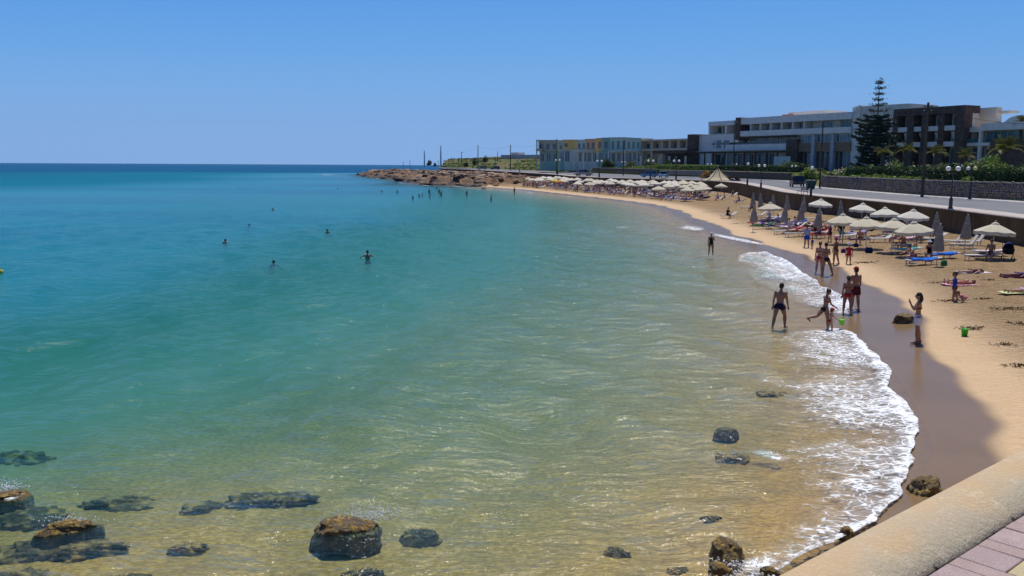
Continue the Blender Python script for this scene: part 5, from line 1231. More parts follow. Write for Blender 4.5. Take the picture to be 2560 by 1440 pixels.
NL = [(2378,612,58,-14,'empty raised lounger by the wall right of the front parasol pair'),(2432,614,62,-10,'raised lounger at the left under the lone folded parasol'),(2412,622,58,-12,'raised lounger at the right under the lone folded parasol'),(2470,640,8,-8,'flat lounger under the right hand parasol on the wall side'),(2452,650,8,-6,'flat lounger on which the man in the shade sits'),
 (2352,648,8,8,'lounger under the blue towel below the folded parasol'),(2305,662,8,5,'lounger with the pale and blue towel nearest to the sea'),(2262,634,8,4,'lounger under the turquoise towel'),(2235,590,8,6,'lounger with the purple towel behind the front parasols'),(2330,606,30,-5,'lounger half hidden behind the folded parasols'),(2205,606,30,4,'cream lounger beside the parasol pole left of the purple towel'),
 (2160,574,30,0,'raised lounger in the shade of the left front parasol'),(2142,593,40,10,'lounger with a lilac towel over its raised back'),(2115,598,8,6,'low lounger left of the lilac one'),(2190,574,8,0,'lounger in deep shade behind the left front parasol'),(2255,606,8,3,'lounger between the purple and turquoise towels'),
 (2035,553,58,-8,'raised lounger against the wall behind the folded parasols'),(2020,574,8,6,'lounger with a reclining bather behind the man in blue'),(1990,592,8,8,'lounger nearest to the man in blue on the sea side'),(1962,585,8,4,'pale lounger at the front of the middle cluster'),(1940,573,8,2,'lounger with a navy heap in the middle cluster'),(1912,565,8,4,'leftmost lounger of the middle cluster'),(1930,556,30,4,'lounger under the lone open parasol'),(1955,562,8,0,'lounger right of the lone parasol pole'),
 (1975,575,30,8,'lounger draped with a pale cloth in the middle cluster'),(1870,522,8,0,'lounger by the shaded folded parasol at the end of the wall'),(1822,545,30,14,'lounger standing alone on the open sand'),(2045,596,8,6,'lounger behind the two striding women'),(2060,580,30,0,'lounger behind the woman with the bucket'),(1893,545,30,3,'lounger in front of the shaded folded parasol'),(2085,566,8,0,'lounger under the flat cream parasol')]
LPOS = {}
for x, y, bk, yw, lab in NL:
    src = LB[min(LB, key=lambda k: abs(k-bk))]; p = gp(x, y); put(src, used, p, R(yw), lab, 'lounger', 'sun loungers on the near sand'); LPOS[lab] = (p, R(yw), bk)
def on(lab, mt, tlab, over=8, **kw):
    p, yw, bk = LPOS[lab]; towel(p, yw, mt, tlab, seed=len(tlab), zoff=.36, over=over, **kw)
on(NL[5][4], TB, 'bright blue towel on the lounger below the folded parasol', L=1.8, W=.74, amp=.07); on(NL[6][4], TB, 'blue towel on the lounger nearest to the sea', L=1.6, W=.72, amp=.07); on(NL[7][4], TT, 'turquoise towel on the lounger under the front parasol', L=1.5); on(NL[8][4], TP, 'dark purple towel on a lounger behind the front parasols')
on(NL[12][4], TL, 'lilac towel hung over a raised lounger back', 40); on(NL[17][4], TN, 'navy towel on the lounger behind the man in blue'); on(NL[20][4], TN, 'navy towel heaped on a lounger in the middle cluster', amp=.1); on(NL[24][4], TW, 'pale cloth over a lounger in the middle cluster', 30); on(NL[3][4], TW, 'white towel on the flat lounger under the right parasol'); on(NL[21][4], TW, 'pale towel on the leftmost lounger of the middle cluster'); on(NL[27][4], TR, 'red towel on the lounger behind the striding women'); on(NL[15][4], TK, 'pink towel between the purple and turquoise ones')
# ------------------------------------------------------------------ people
skins = [M('skin_tan', (.42,.215,.13), (.36,.18,.105), 3, .5, .4), M('skin_brown', (.31,.15,.088), (.265,.125,.072), 3, .5, .4), M('skin_light', (.52,.32,.225), (.46,.27,.19), 3, .5, .4), M('skin_red', (.48,.22,.145), (.42,.19,.12), 3, .5, .4)]
hairD = M('dark_hair', (.018,.012,.008), rough=.6, bmp=.01, bscale=60); hairB = M('brown_hair', (.06,.032,.016), rough=.6, bmp=.01, bscale=60); hairF = M('fair_hair', (.30,.20,.09), rough=.6)
eyem = M('eye', (.02,.015,.012), rough=.2)
def fab(n, c): return M(n, c, tuple(v*.8 for v in c), 6, .85, .15, bmp=.006, bscale=14)
fNavy = fab('navy_fabric', (.010,.013,.045)); fBlack = fab('black_fabric', (.010,.010,.012)); fRed = fab('red_fabric', (.38,.022,.03)); fWhite = fab('white_fabric', (.70,.68,.70)); fBlue = fab('blue_fabric', (.015,.07,.42)); fLblue = fab('light_blue_fabric', (.28,.38,.66)); fPink = fab('pink_fabric', (.62,.08,.25)); fLilac = fab('lilac_fabric', (.52,.45,.62)); fMaroon = fab('maroon_fabric', (.10,.018,.03)); fGreen = fab('green_fabric', (.05,.22,.06)); fTeal = fab('teal_fabric', (.03,.25,.28)); fPurple = fab('purple_fabric', (.08,.03,.16)); fOr = fab('orange_fabric', (.50,.18,.03))
def remesh(mb, vox, mt, name, smooth_it=2):
    o = bpy.data.objects.new('tmp', mb.mesh('tmp', mt)); COL.objects.link(o)
    md = o.modifiers.new('r', 'REMESH'); md.mode = 'VOXEL'; md.voxel_size = vox; md.use_smooth_shade = True
    if smooth_it: sm_ = o.modifiers.new('s', 'SMOOTH'); sm_.factor = .5; sm_.iterations = smooth_it
    dg = bpy.context.evaluated_depsgraph_get(); me = bpy.data.meshes.new_from_object(o.evaluated_get(dg), depsgraph=dg); me.name = name
    old = o.data; bpy.data.objects.remove(o); bpy.data.meshes.remove(old)
    if not me.materials: me.materials.append(mt)
    return me
def rotx(v, a): c_, s_2 = math.cos(a), math.sin(a); return Vector((v.x, v.y*c_+v.z*s_2, -v.y*s_2+v.z*c_))     # lean forward by a
def make_person(h, lean=0, legL=(0,3,0), legR=(0,3,0), armL=(0,10,10), armR=(0,10,10), head=0, turn=0, fem=False, child=False, skin=0, wear=(), hair='short', hairm=None, hat=None, vox=.018, fingers=True, seat=0.0):
    """arms and legs: (forward, sideways, bend) in degrees. Local +Y is where the person faces."""
    S = h; hs_ = 1.28 if child else 1.0; sk = skins[skin]
    la = R(lean); hipw = (.056 if fem else .052)*S; shw = (.093 if fem else .108)*S
    th, shn = (.245*S, .235*S) if not child else (.215*S, .205*S)
    J = {}
    def leg(side, q):
        a, b_, k_ = R(q[0]), R(q[1]), R(q[2]); hp = Vector((side*hipw, 0, 0)); kn = hp + Vector((side*math.sin(b_)*th, math.sin(a)*math.cos(b_)*th, -math.cos(a)*math.cos(b_)*th))
        an = kn + Vector((side*math.sin(b_)*shn*.6, math.sin(a-k_)*shn, -math.cos(a-k_)*shn)); f_ = a-k_
        ft = Vector((side*.025*S, math.cos(f_*.55)*.115*S, math.sin(f_*.55)*.115*S-.022*S)); return hp, kn, an, an+ft
    def tor(y, z): return rotx(Vector((0, y*S, z*S)), la)
    tsc = .30 if not child else .285; zs = .285*(1 if not child else .93)
    def arm(side, q):
        a, b_, e = R(q[0])-0.0, R(q[1]), R(q[2]); b2 = R(q[3]) if len(q) > 3 else b_*.5
        sh = tor(0, zs) + Vector((side*shw, 0, 0)); ua, fa = .168*S, .145*S
        la_ = la*.35
        el = sh + rotx(Vector((side*math.sin(b_)*ua, math.sin(a)*math.cos(b_)*ua, -math.cos(a)*math.cos(b_)*ua)), -la_*0); wr = el + Vector((side*math.sin(b2)*fa, math.sin(a+e)*math.cos(b2)*fa, -math.cos(a+e)*math.cos(b2)*fa)); return sh, el, wr
    L_, R_ = leg(-1, legL), leg(1, legR); AL, AR = arm(-1, armL), arm(1, armR)
    mb = MB()
    rr = [(-.035,.055,.05,0),(.0,.088 if fem else .082,.062,-.004),(.03,.092 if fem else .084,.060,0),(.075,.078 if fem else .080,.052,.004),(.12,.070 if fem else .078,.048,.004),(.18,.084 if fem else .094,.058,.004),(.23,.090 if fem else .106,.060,.004),(.275,.086 if fem else .10,.046,0),(.305,.048,.036,-.004),(.33,.031,.032,0),(.365,.030,.031,.006)]
    rings = []
    for z_, rx, ry, yo in rr:
        z_ = z_*(1 if not child else .93); ring = []
        for j in range(12):
            b_ = 2*math.pi*j/12; ring.append(Vector((rx*S*math.cos(b_), 0, 0)) + tor(yo + ry*math.sin(b_), z_))
        rings.append(ring)
    mb.rings(rings)
    if fem and not child:
        for s_ in (-1, 1): mb.ell(tor(.048, .195)+Vector((s_*.04*S,0,0)), (.038*S,.036*S,.038*S), 8, 6)
    for s_ in (-1, 1): mb.ell(tor(-.032, -.01)+Vector((s_*.042*S,0,0)), (.046*S,.046*S,.052*S), 8, 6)
    for hp, kn, an, toe in (L_, R_):
        m1 = hp.lerp(kn,.45); m2 = kn.lerp(an,.35)
        mb.tube([hp, m1, kn, m2, an], [.060*S,.055*S,.037*S,.040*S,.022*S], 10, True); mb.tube([an+Vector((0,-.018*S,-.016*S)), an.lerp(toe,.5)+Vector((0,0,-.006*S)), toe], [.024*S,.024*S,.016*S], 8, True)
    for sh, el, wr in (AL, AR):
        mb.tube([sh, sh.lerp(el,.4), el, el.lerp(wr,.35), wr], [.036*S,.031*S,.023*S,.024*S,.016*S], 8, True)
        d = (wr-el).normalized(); mb.tube([wr, wr+d*.045*S], [.017*S,.019*S], 8, True)
    nk = tor(.006, .355*(1 if not child else .93)); hc = nk + rotx(Vector((0,.012*S*hs_,.072*S*hs_)), la*.35+R(head)); Mh = Matrix.Rotation(R(turn),3,'Z') @ Matrix.Rotation(-(la*.35+R(head)),3,'X')
    K = S*hs_
    mb.ell(hc, (.046*K,.056*K,.066*K), 12, 9, Mh); mb.ell(hc+Mh@Vector((0,.016*K,-.036*K)), (.034*K,.040*K,.034*K), 10, 6, Mh)
    mb.tube([hc+Mh@Vector((0,.052*K,.006*K)), hc+Mh@Vector((0,.066*K,-.012*K))], [.007*K,.011*K], 6, True)
    for s_ in (-1, 1): mb.ell(hc+Mh@Vector((s_*.046*K,-.004*K,-.004*K)), (.008*K,.012*K,.018*K), 6, 4, Mh)
    me = remesh(mb, vox, sk, 'body')
    root = empty('person', (0,0,0))
    body = link('body', me, root); parts = [body]
    if fingers:
        fb = MB()
        for sd_, (sh, el, wr) in ((-1, AL), (1, AR)):
            d = (wr-el).normalized(); sidev = d.cross(Vector((0,1,0.3))).normalized(); nrm = d.cross(sidev).normalized(); p0 = wr + d*.052*S
            for k, (ln, o_) in enumerate(((.036,-.015),(.043,-.005),(.040,.005),(.031,.014))):
                b0 = p0 + sidev*o_*S; fb.tube([b0, b0+d*ln*.5*S+nrm*.004*S, b0+d*ln*.9*S+nrm*.014*S], [.0052*S,.0048*S,.0036*S], 5, True)
            b0 = wr + d*.022*S - sidev*.018*S; fb.tube([b0, b0+d*.02*S-sidev*.012*S, b0+d*.042*S-sidev*.012*S+nrm*.006*S], [.0065*S,.006*S,.0042*S], 5, True)
        fb.build('fingers', sk, root, True); parts.append(root.children[-1])
        ey = MB()
        for s_ in (-1,1): ey.ell(hc+Mh@Vector((s_*.019*K,.0525*K,.008*K)), (.006*K,.004*K,.004*K), 6, 4, Mh)
        parts.append(ey.build('eyes', eyem, root)); mo = MB().ell(hc+Mh@Vector((0,.054*K,-.034*K)), (.015*K,.004*K,.004*K), 6, 4, Mh); parts.append(mo.build('mouth', skins[3], root))
    hm = hairm or hairD
    if hair:
        hb = MB().ell(hc+Mh@Vector((0,-.008*K,.012*K)), (.053*K,.060*K,.064*K), 12, 8, Mh, -.15, 1.0).ell(hc+Mh@Vector((0,-.028*K,-.008*K)), (.047*K,.040*K,.052*K), 10, 7, Mh)
        if hair == 'long': hb.tube([hc+Mh@Vector((0,-.04*K,0)), hc+Mh@Vector((0,-.055*K,-.07*K)), hc+Mh@Vector((0,-.045*K,-.15*K))], [.04*K,.042*K,.018*K], 8, True)
        if hair == 'tail': hb.tube([hc+Mh@Vector((0,-.055*K,.03*K)), hc+Mh@Vector((0,-.085*K,.02*K)), hc+Mh@Vector((0,-.09*K,-.06*K))], [.016*K,.018*K,.008*K], 7, True)
        if hair == 'bun': hb.ell(hc+Mh@Vector((0,-.06*K,.045*K)), (.026*K,.026*K,.026*K), 8, 6)
        parts.append(hb.build('hair', hm, root, True))
    if hat:
        kind, hmt = hat; cb = MB().ell(hc+Mh@Vector((0,-.004*K,.022*K)), (.056*K,.064*K,.062*K), 12, 7, Mh, -.05, 1.0)
        if kind == 'cap': cb.rings([[hc+Mh@Vector((x*K, (.052+y)*K, zz*K)) for x, y in ((-.04,0),(-.034,.035),(0,.05),(.034,.035),(.04,0),(0,.012))] for zz in (.020,.026)])
        else: cb.rings([[hc+Mh@Vector((r_*K*math.cos(2*math.pi*j/14), r_*1.08*K*math.sin(2*math.pi*j/14), zz*K)) for j in range(14)] for r_, zz in ((.05,.026),(.088,.010),(.088,.015),(.05,.034))])
        parts.append(cb.build('cap' if kind == 'cap' else 'sun_hat', hmt, root, True))
    def seg(kinds, mt, name):
        cb = MB(); e = .009*S+.003
        def tring(z0, z1, grow=1.0):
            zz = [z0] + [z for z,_,_,_ in rr if z0 < z < z1] + [z1]; rs = []
            for z_ in zz:
                rx = np.interp(z_, [q[0] for q in rr], [q[1] for q in rr]); ry = np.interp(z_, [q[0] for q in rr], [q[2] for q in rr])
                z_ = z_*(1 if not child else .93); rs.append([Vector(((rx*S+e)*grow*math.cos(2*math.pi*j/12),0,0))+tor((ry+e/S)*grow*math.sin(2*math.pi*j/12), z_) for j in range(12)])
            cb.rings(rs)
        for k in kinds:
            if k[0] == 't': tring(k[1], k[2])
            if k[0] == 'thigh':
                for hp, kn, an, toe in (L_, R_): cb.tube([hp, hp.lerp(kn, k[1]*.6), hp.lerp(kn, k[1])], [.063*S+e, .060*S+e, (.056*S if k[1] < .7 else .048*S)+e*1.4], 10)
            if k[0] == 'glute':
                for s_ in (-1,1): cb.ell(tor(-.032,-.01)+Vector((s_*.042*S,0,0)), (.046*S+e,.046*S+e,.050*S+e), 8, 6)
            if k[0] == 'bust':
                for s_ in (-1,1): cb.ell(tor(.048,.195)+Vector((s_*.04*S,0,0)), (.040*S+e*.6,.036*S+e*.7,.036*S+e*.6), 8, 6)
            if k[0] == 'sleeve':
                for sh, el, wr in (AL, AR): cb.tube([sh, sh.lerp(el, k[1])], [.040*S+e,.036*S+e], 9)
            if k[0] == 'strap': tring(.178,.196)
        parts.append(link(name, remesh(cb, max(vox*.85,.014), mt, name, 1), root))
    for k, mt in wear:
        if k == 'shorts': seg([('t',-.03,.055),('glute',),('thigh',.62)], mt, 'shorts')
        if k == 'trunks': seg([('t',-.03,.05),('glute',),('thigh',.30)], mt, 'swim_trunks')
        if k == 'briefs': seg([('t',-.035,.035),('glute',)], mt, 'bikini_bottom')
        if k == 'bra': seg([('bust',),('strap',)], mt, 'bikini_top')
        if k == 'swimsuit': seg([('t',-.035,.24),('glute',)] + ([('bust',)] if fem and not child else []), mt, 'swimsuit')
        if k == 'tshirt': seg([('t',.0,.285),('sleeve',.55)], mt, 'shirt')
        if k == 'dress': seg([('t',-.03,.285),('glute',),('thigh',.45),('sleeve',.3)], mt, 'dress')
        if k == 'shoes':
            sb = MB()
            for hp, kn, an, toe in (L_, R_): sb.tube([an+Vector((0,-.02*S,-.014*S)), an.lerp(toe,.5)+Vector((0,0,-.004*S)), toe+Vector((0,.008*S,0))], [.030*S,.030*S,.022*S], 8, True)
            parts.append(sb.build('shoes', mt, root, True))
    low = min(min(q[2].z-.042*S, q[3].z-.016*S) for q in (L_, R_)) if not seat else -.085*S
    for p_ in parts: p_.location.z = -low + seat
    root['hand'] = [list(AL[2]+Vector((0,0,-low+seat))), list(AR[2]+Vector((0,0,-low+seat)))]
    return root
def stand(px, ytop, yfeet, yaw, label, sink=0.0, sc=1.0, group=None, **kw):
    """place a person so that the feet (or the waterline, sink metres up the body) are at (px, yfeet)."""
    p = gp(px, yfeet) if not sink else P(px, yfeet, 0)
    hgt = (yfeet-ytop)*p.y/F/math.cos(math.atan2(H, p.y))*sc + sink
    o = make_person(hgt, **kw); o.location = Vector((p.x, p.y, p.z - (sink or .01))); o.rotation_euler = (0,0,R(yaw))
    tag(o, label, 'person', group); del o['hand']; return o
Wk = dict
stand(1947,712,813,-35,'man in dark swim shorts wading with his back to the camera',sink=.16,sc=1.04,lean=8,legL=(-14,6,6),legR=(26,8,34),armL=(-4,12,8),armR=(10,8,14),head=6,skin=1,wear=[('trunks',fNavy)],hair='short',group='waders at the water edge')
stand(2060,722,822,-78,'woman in a bikini running through the foam with a red capped child',sink=.05,fem=True,lean=6,legL=(-42,3,40),legR=(10,3,8),armL=(12,8,20),armR=(18,10,40),head=18,skin=1,wear=[('briefs',fBlack),('bra',fRed)],hair='bun',hairm=hairB,group='waders at the water edge')
ch = stand(2075,763,826,-85,'small child in a red cap holding a green bucket in the foam',child=True,lean=5,legL=(-8,4,18),legR=(12,4,14),armL=(20,8,25),armR=(35,8,25),skin=3,wear=[('briefs',fRed)],hair='short',hat=('cap',fRed),group='waders at the water edge')
stand(2117,690,784,-15,'woman in red bikini bottoms close beside a man in a red cap',sink=.03,fem=True,legL=(4,5,4),legR=(-3,5,2),armL=(2,10,8),armR=(30,6,80,-20),skin=1,wear=[('briefs',fRed),('bra',fRed)],hair='tail',group='waders at the water edge')
stand(2136,668,776,20,'man in a red cap and dark shorts behind the woman in red bikini bottoms',legL=(2,4,2),legR=(-2,5,4),armL=(25,5,70,-25),armR=(4,10,10),skin=1,wear=[('shorts',fMaroon)],hair='short',hat=('cap',fRed),group='waders at the water edge')
stand(1777,582,637,178,'wader with a white cap standing alone in the shallows with arms crossed',sink=.04,fem=True,legL=(3,4,3),legR=(-4,4,6),armL=(28,12,100,-35),armR=(4,12,8),skin=1,wear=[('swimsuit',fBlack)],hair='short',hairm=hairF,hat=('cap',fWhite),group='waders at the water edge')
stand(2063,607,690,15,'woman in a bikini stepping wide on the wet sand, nearer of two',fem=True,lean=3,legL=(4,4,4),legR=(-8,22,2),armL=(6,8,12),armR=(10,22,70,-10),skin=1,wear=[('briefs',fBlack),('bra',fBlack)],hair='bun',group='people walking on the wet sand')
stand(2047,604,684,-20,'woman walking just behind the wide stepping woman',fem=True,lean=2,legL=(-12,4,20),legR=(14,3,6),armL=(-6,8,10),armR=(12,8,16),skin=3,wear=[('briefs',fRed),('bra',fBlack)],hair='tail',hairm=hairB,group='people walking on the wet sand')
stand(2088,593,661,40,'woman in a pink cap and brown swimsuit with one hand on her hip',fem=True,legL=(5,4,6),legR=(-6,5,10),armL=(4,14,10),armR=(-10,42,95,-30),skin=1,wear=[('swimsuit',TBR)],hair='short',hat=('cap',fPink),group='people walking on the wet sand')
stand(2121,604,660,170,'child in a red shirt and pale sun hat at the dry sand edge',child=True,legL=(3,4,3),legR=(-3,4,3),armL=(5,10,12),armR=(8,10,14),skin=0,wear=[('tshirt',fRed),('trunks',fRed)],hair='short',hat=('hat',fLilac),group='people walking on the wet sand')
stand(2016,563,619,10,'man in a light blue shirt and blue shorts seen from behind',legL=(3,4,3),legR=(-3,4,3),armL=(6,8,20),armR=(8,8,24),skin=1,wear=[('tshirt',fLblue),('shorts',fBlue)],hair='short',group='people standing among the loungers')
stand(2074,560,605,30,'woman in a dark dress standing among the loungers beside a man in black',fem=True,legL=(3,3,3),legR=(-3,3,3),armL=(4,14,12),armR=(6,10,14),skin=3,wear=[('dress',fMaroon)],hair='long',hairm=hairB,group='people standing among the loungers')
stand(2103,556,602,-20,'man in a black shirt standing under the flat cream parasol',legL=(3,4,3),legR=(-3,4,3),armL=(4,10,12),armR=(20,8,60),skin=1,wear=[('tshirt',fBlack),('shorts',fTeal)],hair='short',group='people standing among the loungers')
stand(2030,592,622,30,'small child in blue beside the man in the light blue shirt',child=True,skin=0,wear=[('tshirt',fBlue),('trunks',canvas_y)],hair='short',hairm=hairB,group='people standing among the loungers')
stand(2291,732,857,72,'woman in white shorts with both hands raised to her face',fem=True,legL=(2,2,4),legR=(-5,2,6),armL=(38,6,118,-10),armR=(30,8,122,-12),head=-2,skin=1,wear=[('shorts',fWhite),('bra',fBlack)],hair='long',group='people on the sand')
stand(2384,675,752,78,'boy in a blue shirt stretching out one arm above a crouching toddler',child=True,legL=(8,5,4),legR=(-16,5,4),armL=(75,5,10),armR=(-4,10,14),skin=1,wear=[('tshirt',fBlue),('trunks',TBR)],hair='short',hairm=hairB,group='people on the sand')
o = make_person(.95,child=True,lean=62,legL=(105,12,135),legR=(100,12,135),armL=(40,10,20),armR=(50,12,30),skin=0,wear=[('swimsuit',fPink)],hair='short',hairm=hairB); o.location = gp(2413,756); o.rotation_euler = (0,0,R(80)); tag(o,'toddler in pink crouching over a hole in the sand','person','people on the sand')
SIT = dict(legL=(82,6,75), legR=(80,6,78))
def sit(px, py, yaw, seat, label, h=1.7, **kw):
    k = dict(SIT); k.update(kw); p = gp(px, py); o = make_person(h, seat=seat, **k); o.location = p; o.rotation_euler = (0,0,R(yaw)); tag(o, label, 'person', 'people sitting on loungers'); return o
sit(2476,652,140,.36,'man sitting in the shade of the right hand parasol',lean=6,armL=(25,8,40),armR=(25,8,40),skin=1,wear=[('trunks',fBlack)])
sit(2322,652,150,.36,'woman in a white sun hat sitting on a lounger next to the blue towels',lean=14,fem=True,armL=(30,8,30),armR=(30,8,30),skin=1,wear=[('swimsuit',fBlack)],hair='short',hat=('hat',fWhite))
sit(2284,657,110,.30,'person bending forward on the lounger nearest to the sea',lean=38,armL=(45,8,30),armR=(50,8,30),skin=3,wear=[('trunks',fMaroon)],hair='short')
sit(1818,547,-60,.36,'person in black sitting on the lounger alone on the open sand',lean=8,armL=(25,8,40),armR=(25,8,40),skin=1,wear=[('tshirt',fBlack),('shorts',fNavy)])
sit(2298,607,150,.36,'person in dark clothes sitting behind the front parasol pole',lean=10,skin=1,wear=[('tshirt',fBlack),('shorts',fBlack)])
sit(2258,625,120,.30,'bather sitting up between the parasol poles left of the turquoise towel',lean=18,skin=1,wear=[('trunks',fBlack)],hair='short')
sit(1948,568,120,.36,'person in light blue sitting under the lone parasol',lean=20,skin=2,wear=[('tshirt',fLblue),('shorts',fNavy)])
sit(2038,592,150,.36,'person in maroon sitting behind the man in light blue',lean=15,skin=1,wear=[('tshirt',fMaroon),('shorts',fMaroon)])
sit(2150,612,140,.36,'bather sitting on the lounger left of the purple towel',lean=15,skin=3,wear=[('trunks',fNavy)])
sit(1880,528,120,.36,'person sitting at the foot of the shaded folded parasol',lean=12,skin=1,wear=[('tshirt',fPurple),('shorts',fNavy)])
sit(1975,582,100,.36,'person wrapped in a white cloth on a lounger in the middle cluster',lean=10,skin=2,wear=[('dress',fWhite)],fem=True)
def lie(px, py, yaw, label, z=.03, prone=False, h=1.66, back=0, **kw):
    p = gp(px, py); kw.setdefault('armL', (5,18,20)); kw.setdefault('armR', (5,18,20)); o = make_person(h, **kw)
    o.rotation_mode = 'XYZ'; c = Matrix.Translation(p + Vector((0,0,z+.10))) @ Matrix.Rotation(R(yaw),4,'Z') @ Matrix.Rotation(R(90 if prone else -90),4,'X') @ Matrix.Rotation(R(0),4,'Y') @ Matrix.Translation((0,0,-h*.5))
    o.matrix_world = c; tag(o, label, 'person', 'people lying in the sun'); return o
# yaw for lie(): head points along local +Y for a person on the back
towel(gp(2432,682), R(6), TW, 'white and purple towel under the sunbather behind the boy in blue', 3, W=1.0); lie(2424,684,-80,'sunbather on a white towel behind the boy in blue',fem=True,skin=2,legL=(35,4,60),wear=[('swimsuit',fMaroon)],hair='long',hairm=hairB)
towel(gp(2402,712), R(-4), TK, 'pink towel under the woman lying face down near the boy', 4, W=.95); lie(2400,712,100,'woman lying face down on a pink towel behind the boy in blue',prone=True,fem=True,skin=3,wear=[('briefs',fRed)],hair='long',hairm=hairB)
towel(gp(2545,692), R(4), TM, 'maroon towel at the right edge of the sand', 5); lie(2540,692,-84,'sunbather on a maroon towel at the right edge',skin=1,fem=True,wear=[('swimsuit',fPurple)],hair='long')
towel(gp(2548,733), R(5), TYg, 'yellow and green towel at the right edge, nearest to the camera', 6); lie(2555,733,-84,'sunbather on the yellow green towel cut by the right edge',skin=0,wear=[('trunks',fLilac)],hair='short')
lie(2235,588,-84,'sunbather lying on the dark purple towel',z=.42,skin=1,wear=[('trunks',fPurple)]); lie(2262,632,-86,'sunbather lying on the turquoise towel',z=.42,skin=2,fem=True,wear=[('swimsuit',fTeal)],hair='long',hairm=hairF)
lie(2020,573,-84,'bather reclining on the navy towel behind the man in blue',z=.42,skin=3,wear=[('trunks',fNavy)]); lie(1912,564,-86,'bather lying on the leftmost lounger of the middle cluster',z=.42,skin=2,fem=True,wear=[('swimsuit',fBlack)],hair='long'); lie(2060,579,-86,'bather reclining on the lounger behind the woman in the dark dress',z=.42,skin=3,fem=True,wear=[('briefs',fRed),('bra',fRed)],hair='long'); lie(1990,591,-84,'bather lying nearest the man in light blue on the sea side',z=.42,skin=1,wear=[('trunks',fRed)])
# pram
pp = gp(2519,652); pr_ = empty('pram', pp, R(160), 'dark blue pram with a rounded hood under the right hand parasol', 'pram'); pb = fab('pram_fabric', (.012,.022,.10))
mb = MB(); rows = []
for q in np.linspace(0, 1, 7):
    a = math.pi*q*.72; rows.append([Vector((.29*math.cos(b_), -.05-.42*math.cos(a)*max(math.sin(b_),0)*.9, .72+.42*math.sin(a)*max(math.sin(b_),.0)+.0)) for b_ in np.linspace(.02, math.pi-.02, 9)])
mb.rings(rows, cap=False, closed=False); hd = mb.build('hood', pb, pr_, True); hd.modifiers.new('thickness','SOLIDIFY').thickness = .02
MB().rings([[Vector((x*w_, y, zz)) for x, y in ((-1,-.35-.05*k),(1,-.35-.05*k),(1,.35),(-1,.35))] for k, (zz, w_) in enumerate(((.42,.2),(.55,.26),(.75,.29)))]).build('seat', fBlack, pr_)
for sx in (-.28,.28):
    MB().tube([(sx,-.55,1.05),(sx,-.2,.55),(sx,.45,.14)], .014, 6).build('frame_tube', darkmetal, pr_); MB().tube([(sx,.2,.6),(sx,-.4,.14)], .014, 6).build('frame_tube', darkmetal, pr_)
    for yy in (-.42,.45): MB().tube([(sx-.02,yy,.12),(sx+.02,yy,.12)], .12, 12).build('wheel', tyre, pr_)
MB().tube([(-.28,-.55,1.05),(.28,-.55,1.05)], .018, 6).build('handlebar', darkmetal, pr_)
# bags and toys
def bag(px, py, mt, label, s=.45):
    p = gp(px, py); o = empty('beach_bag', p, random.uniform(0,3), label, 'bag')
    MB().rings([[Vector((w_*s*math.cos(2*math.pi*j/10), w_*.6*s*math.sin(2*math.pi*j/10)+.03*math.sin(j*2.1), zz*s)) for j in range(10)] for zz, w_ in ((0,.42),(.12,.52),(.45,.5),(.72,.42),(.76,.34))]).build('body', mt, o, True)
    for sy in (-.15,.15): MB().tube([(-.25*s,sy*s,.7*s),(-.15*s,sy*s,1.05*s),(.15*s,sy*s,1.05*s),(.25*s,sy*s,.7*s)], .02*s, 5).build('handle', mt, o)
bag(2172,632,TN,'dark blue bag with a pale cloth left of the turquoise lounger',.5); bag(2108,632,TP,'purple bag beside the child in the red shirt',.36); bag(2140,618,TN,'navy bag behind the child in the red shirt',.36); bag(2060,640,TBR,'brown bag on the sand left of the walking women',.4); bag(2360,664,TG,'dark green heap below the blue towel lounger',.42); bag(2196,596,TN,'small navy bag by the parasol pole',.36); bag(2328,612,TK2,'black bag hanging low behind the front parasol',.6)
bucketm = M('green_plastic', (.05,.48,.03), rough=.4, trans=.1); bucketl = M('lime_plastic', (.22,.70,.05), rough=.4, trans=.15)
def bucket(loc, mt, label, r=.12, hgt=.22):
    o = empty('toy_bucket', loc, 0, label, 'bucket'); mb = MB().rings([[Vector((q*r*math.cos(2*math.pi*j/14), q*r*math.sin(2*math.pi*j/14), zz)) for j in range(14)] for q, zz in ((.01,.0),(.72,0),(.95,hgt),(1.03,hgt),(1.03,hgt*.92),(.92,hgt*.92),(.68,.02),(.01,.02))], cap=False); mb.build('body', mt, o, True)
    MB().tube([(-r,0,hgt*.95)]+[(r*math.cos(math.pi*(1-q)), 0, hgt*.95+r*1.0*math.sin(math.pi*q)) for q in (.2,.4,.5,.6,.8)]+[(r,0,hgt*.95)], .007, 5).build('handle', mt, o)
bucket(gp(2411,840), bucketm, 'green toy bucket standing alone on the sand', .13, .26)
cp = ch.location; bucket(Vector((cp.x+.42, cp.y-.02, cp.z+.30)), bucketl, 'lime green bucket held by the child in the red cap', .12, .2)
MB().tube([(0,0,0),(.4,.05,.02)], .02, 6); sp_ = gp(2367,752); so_ = empty('toy_spade', sp_, .4, 'toy spade lying by the hole the children dug', 'spade'); MB().tube([(0,0,.03),(.32,0,.03)], .014, 6).build('handle', TR, so_); MB().ell((.40,0,.03),(.10,.07,.02),8,4).build('blade', TR, so_)
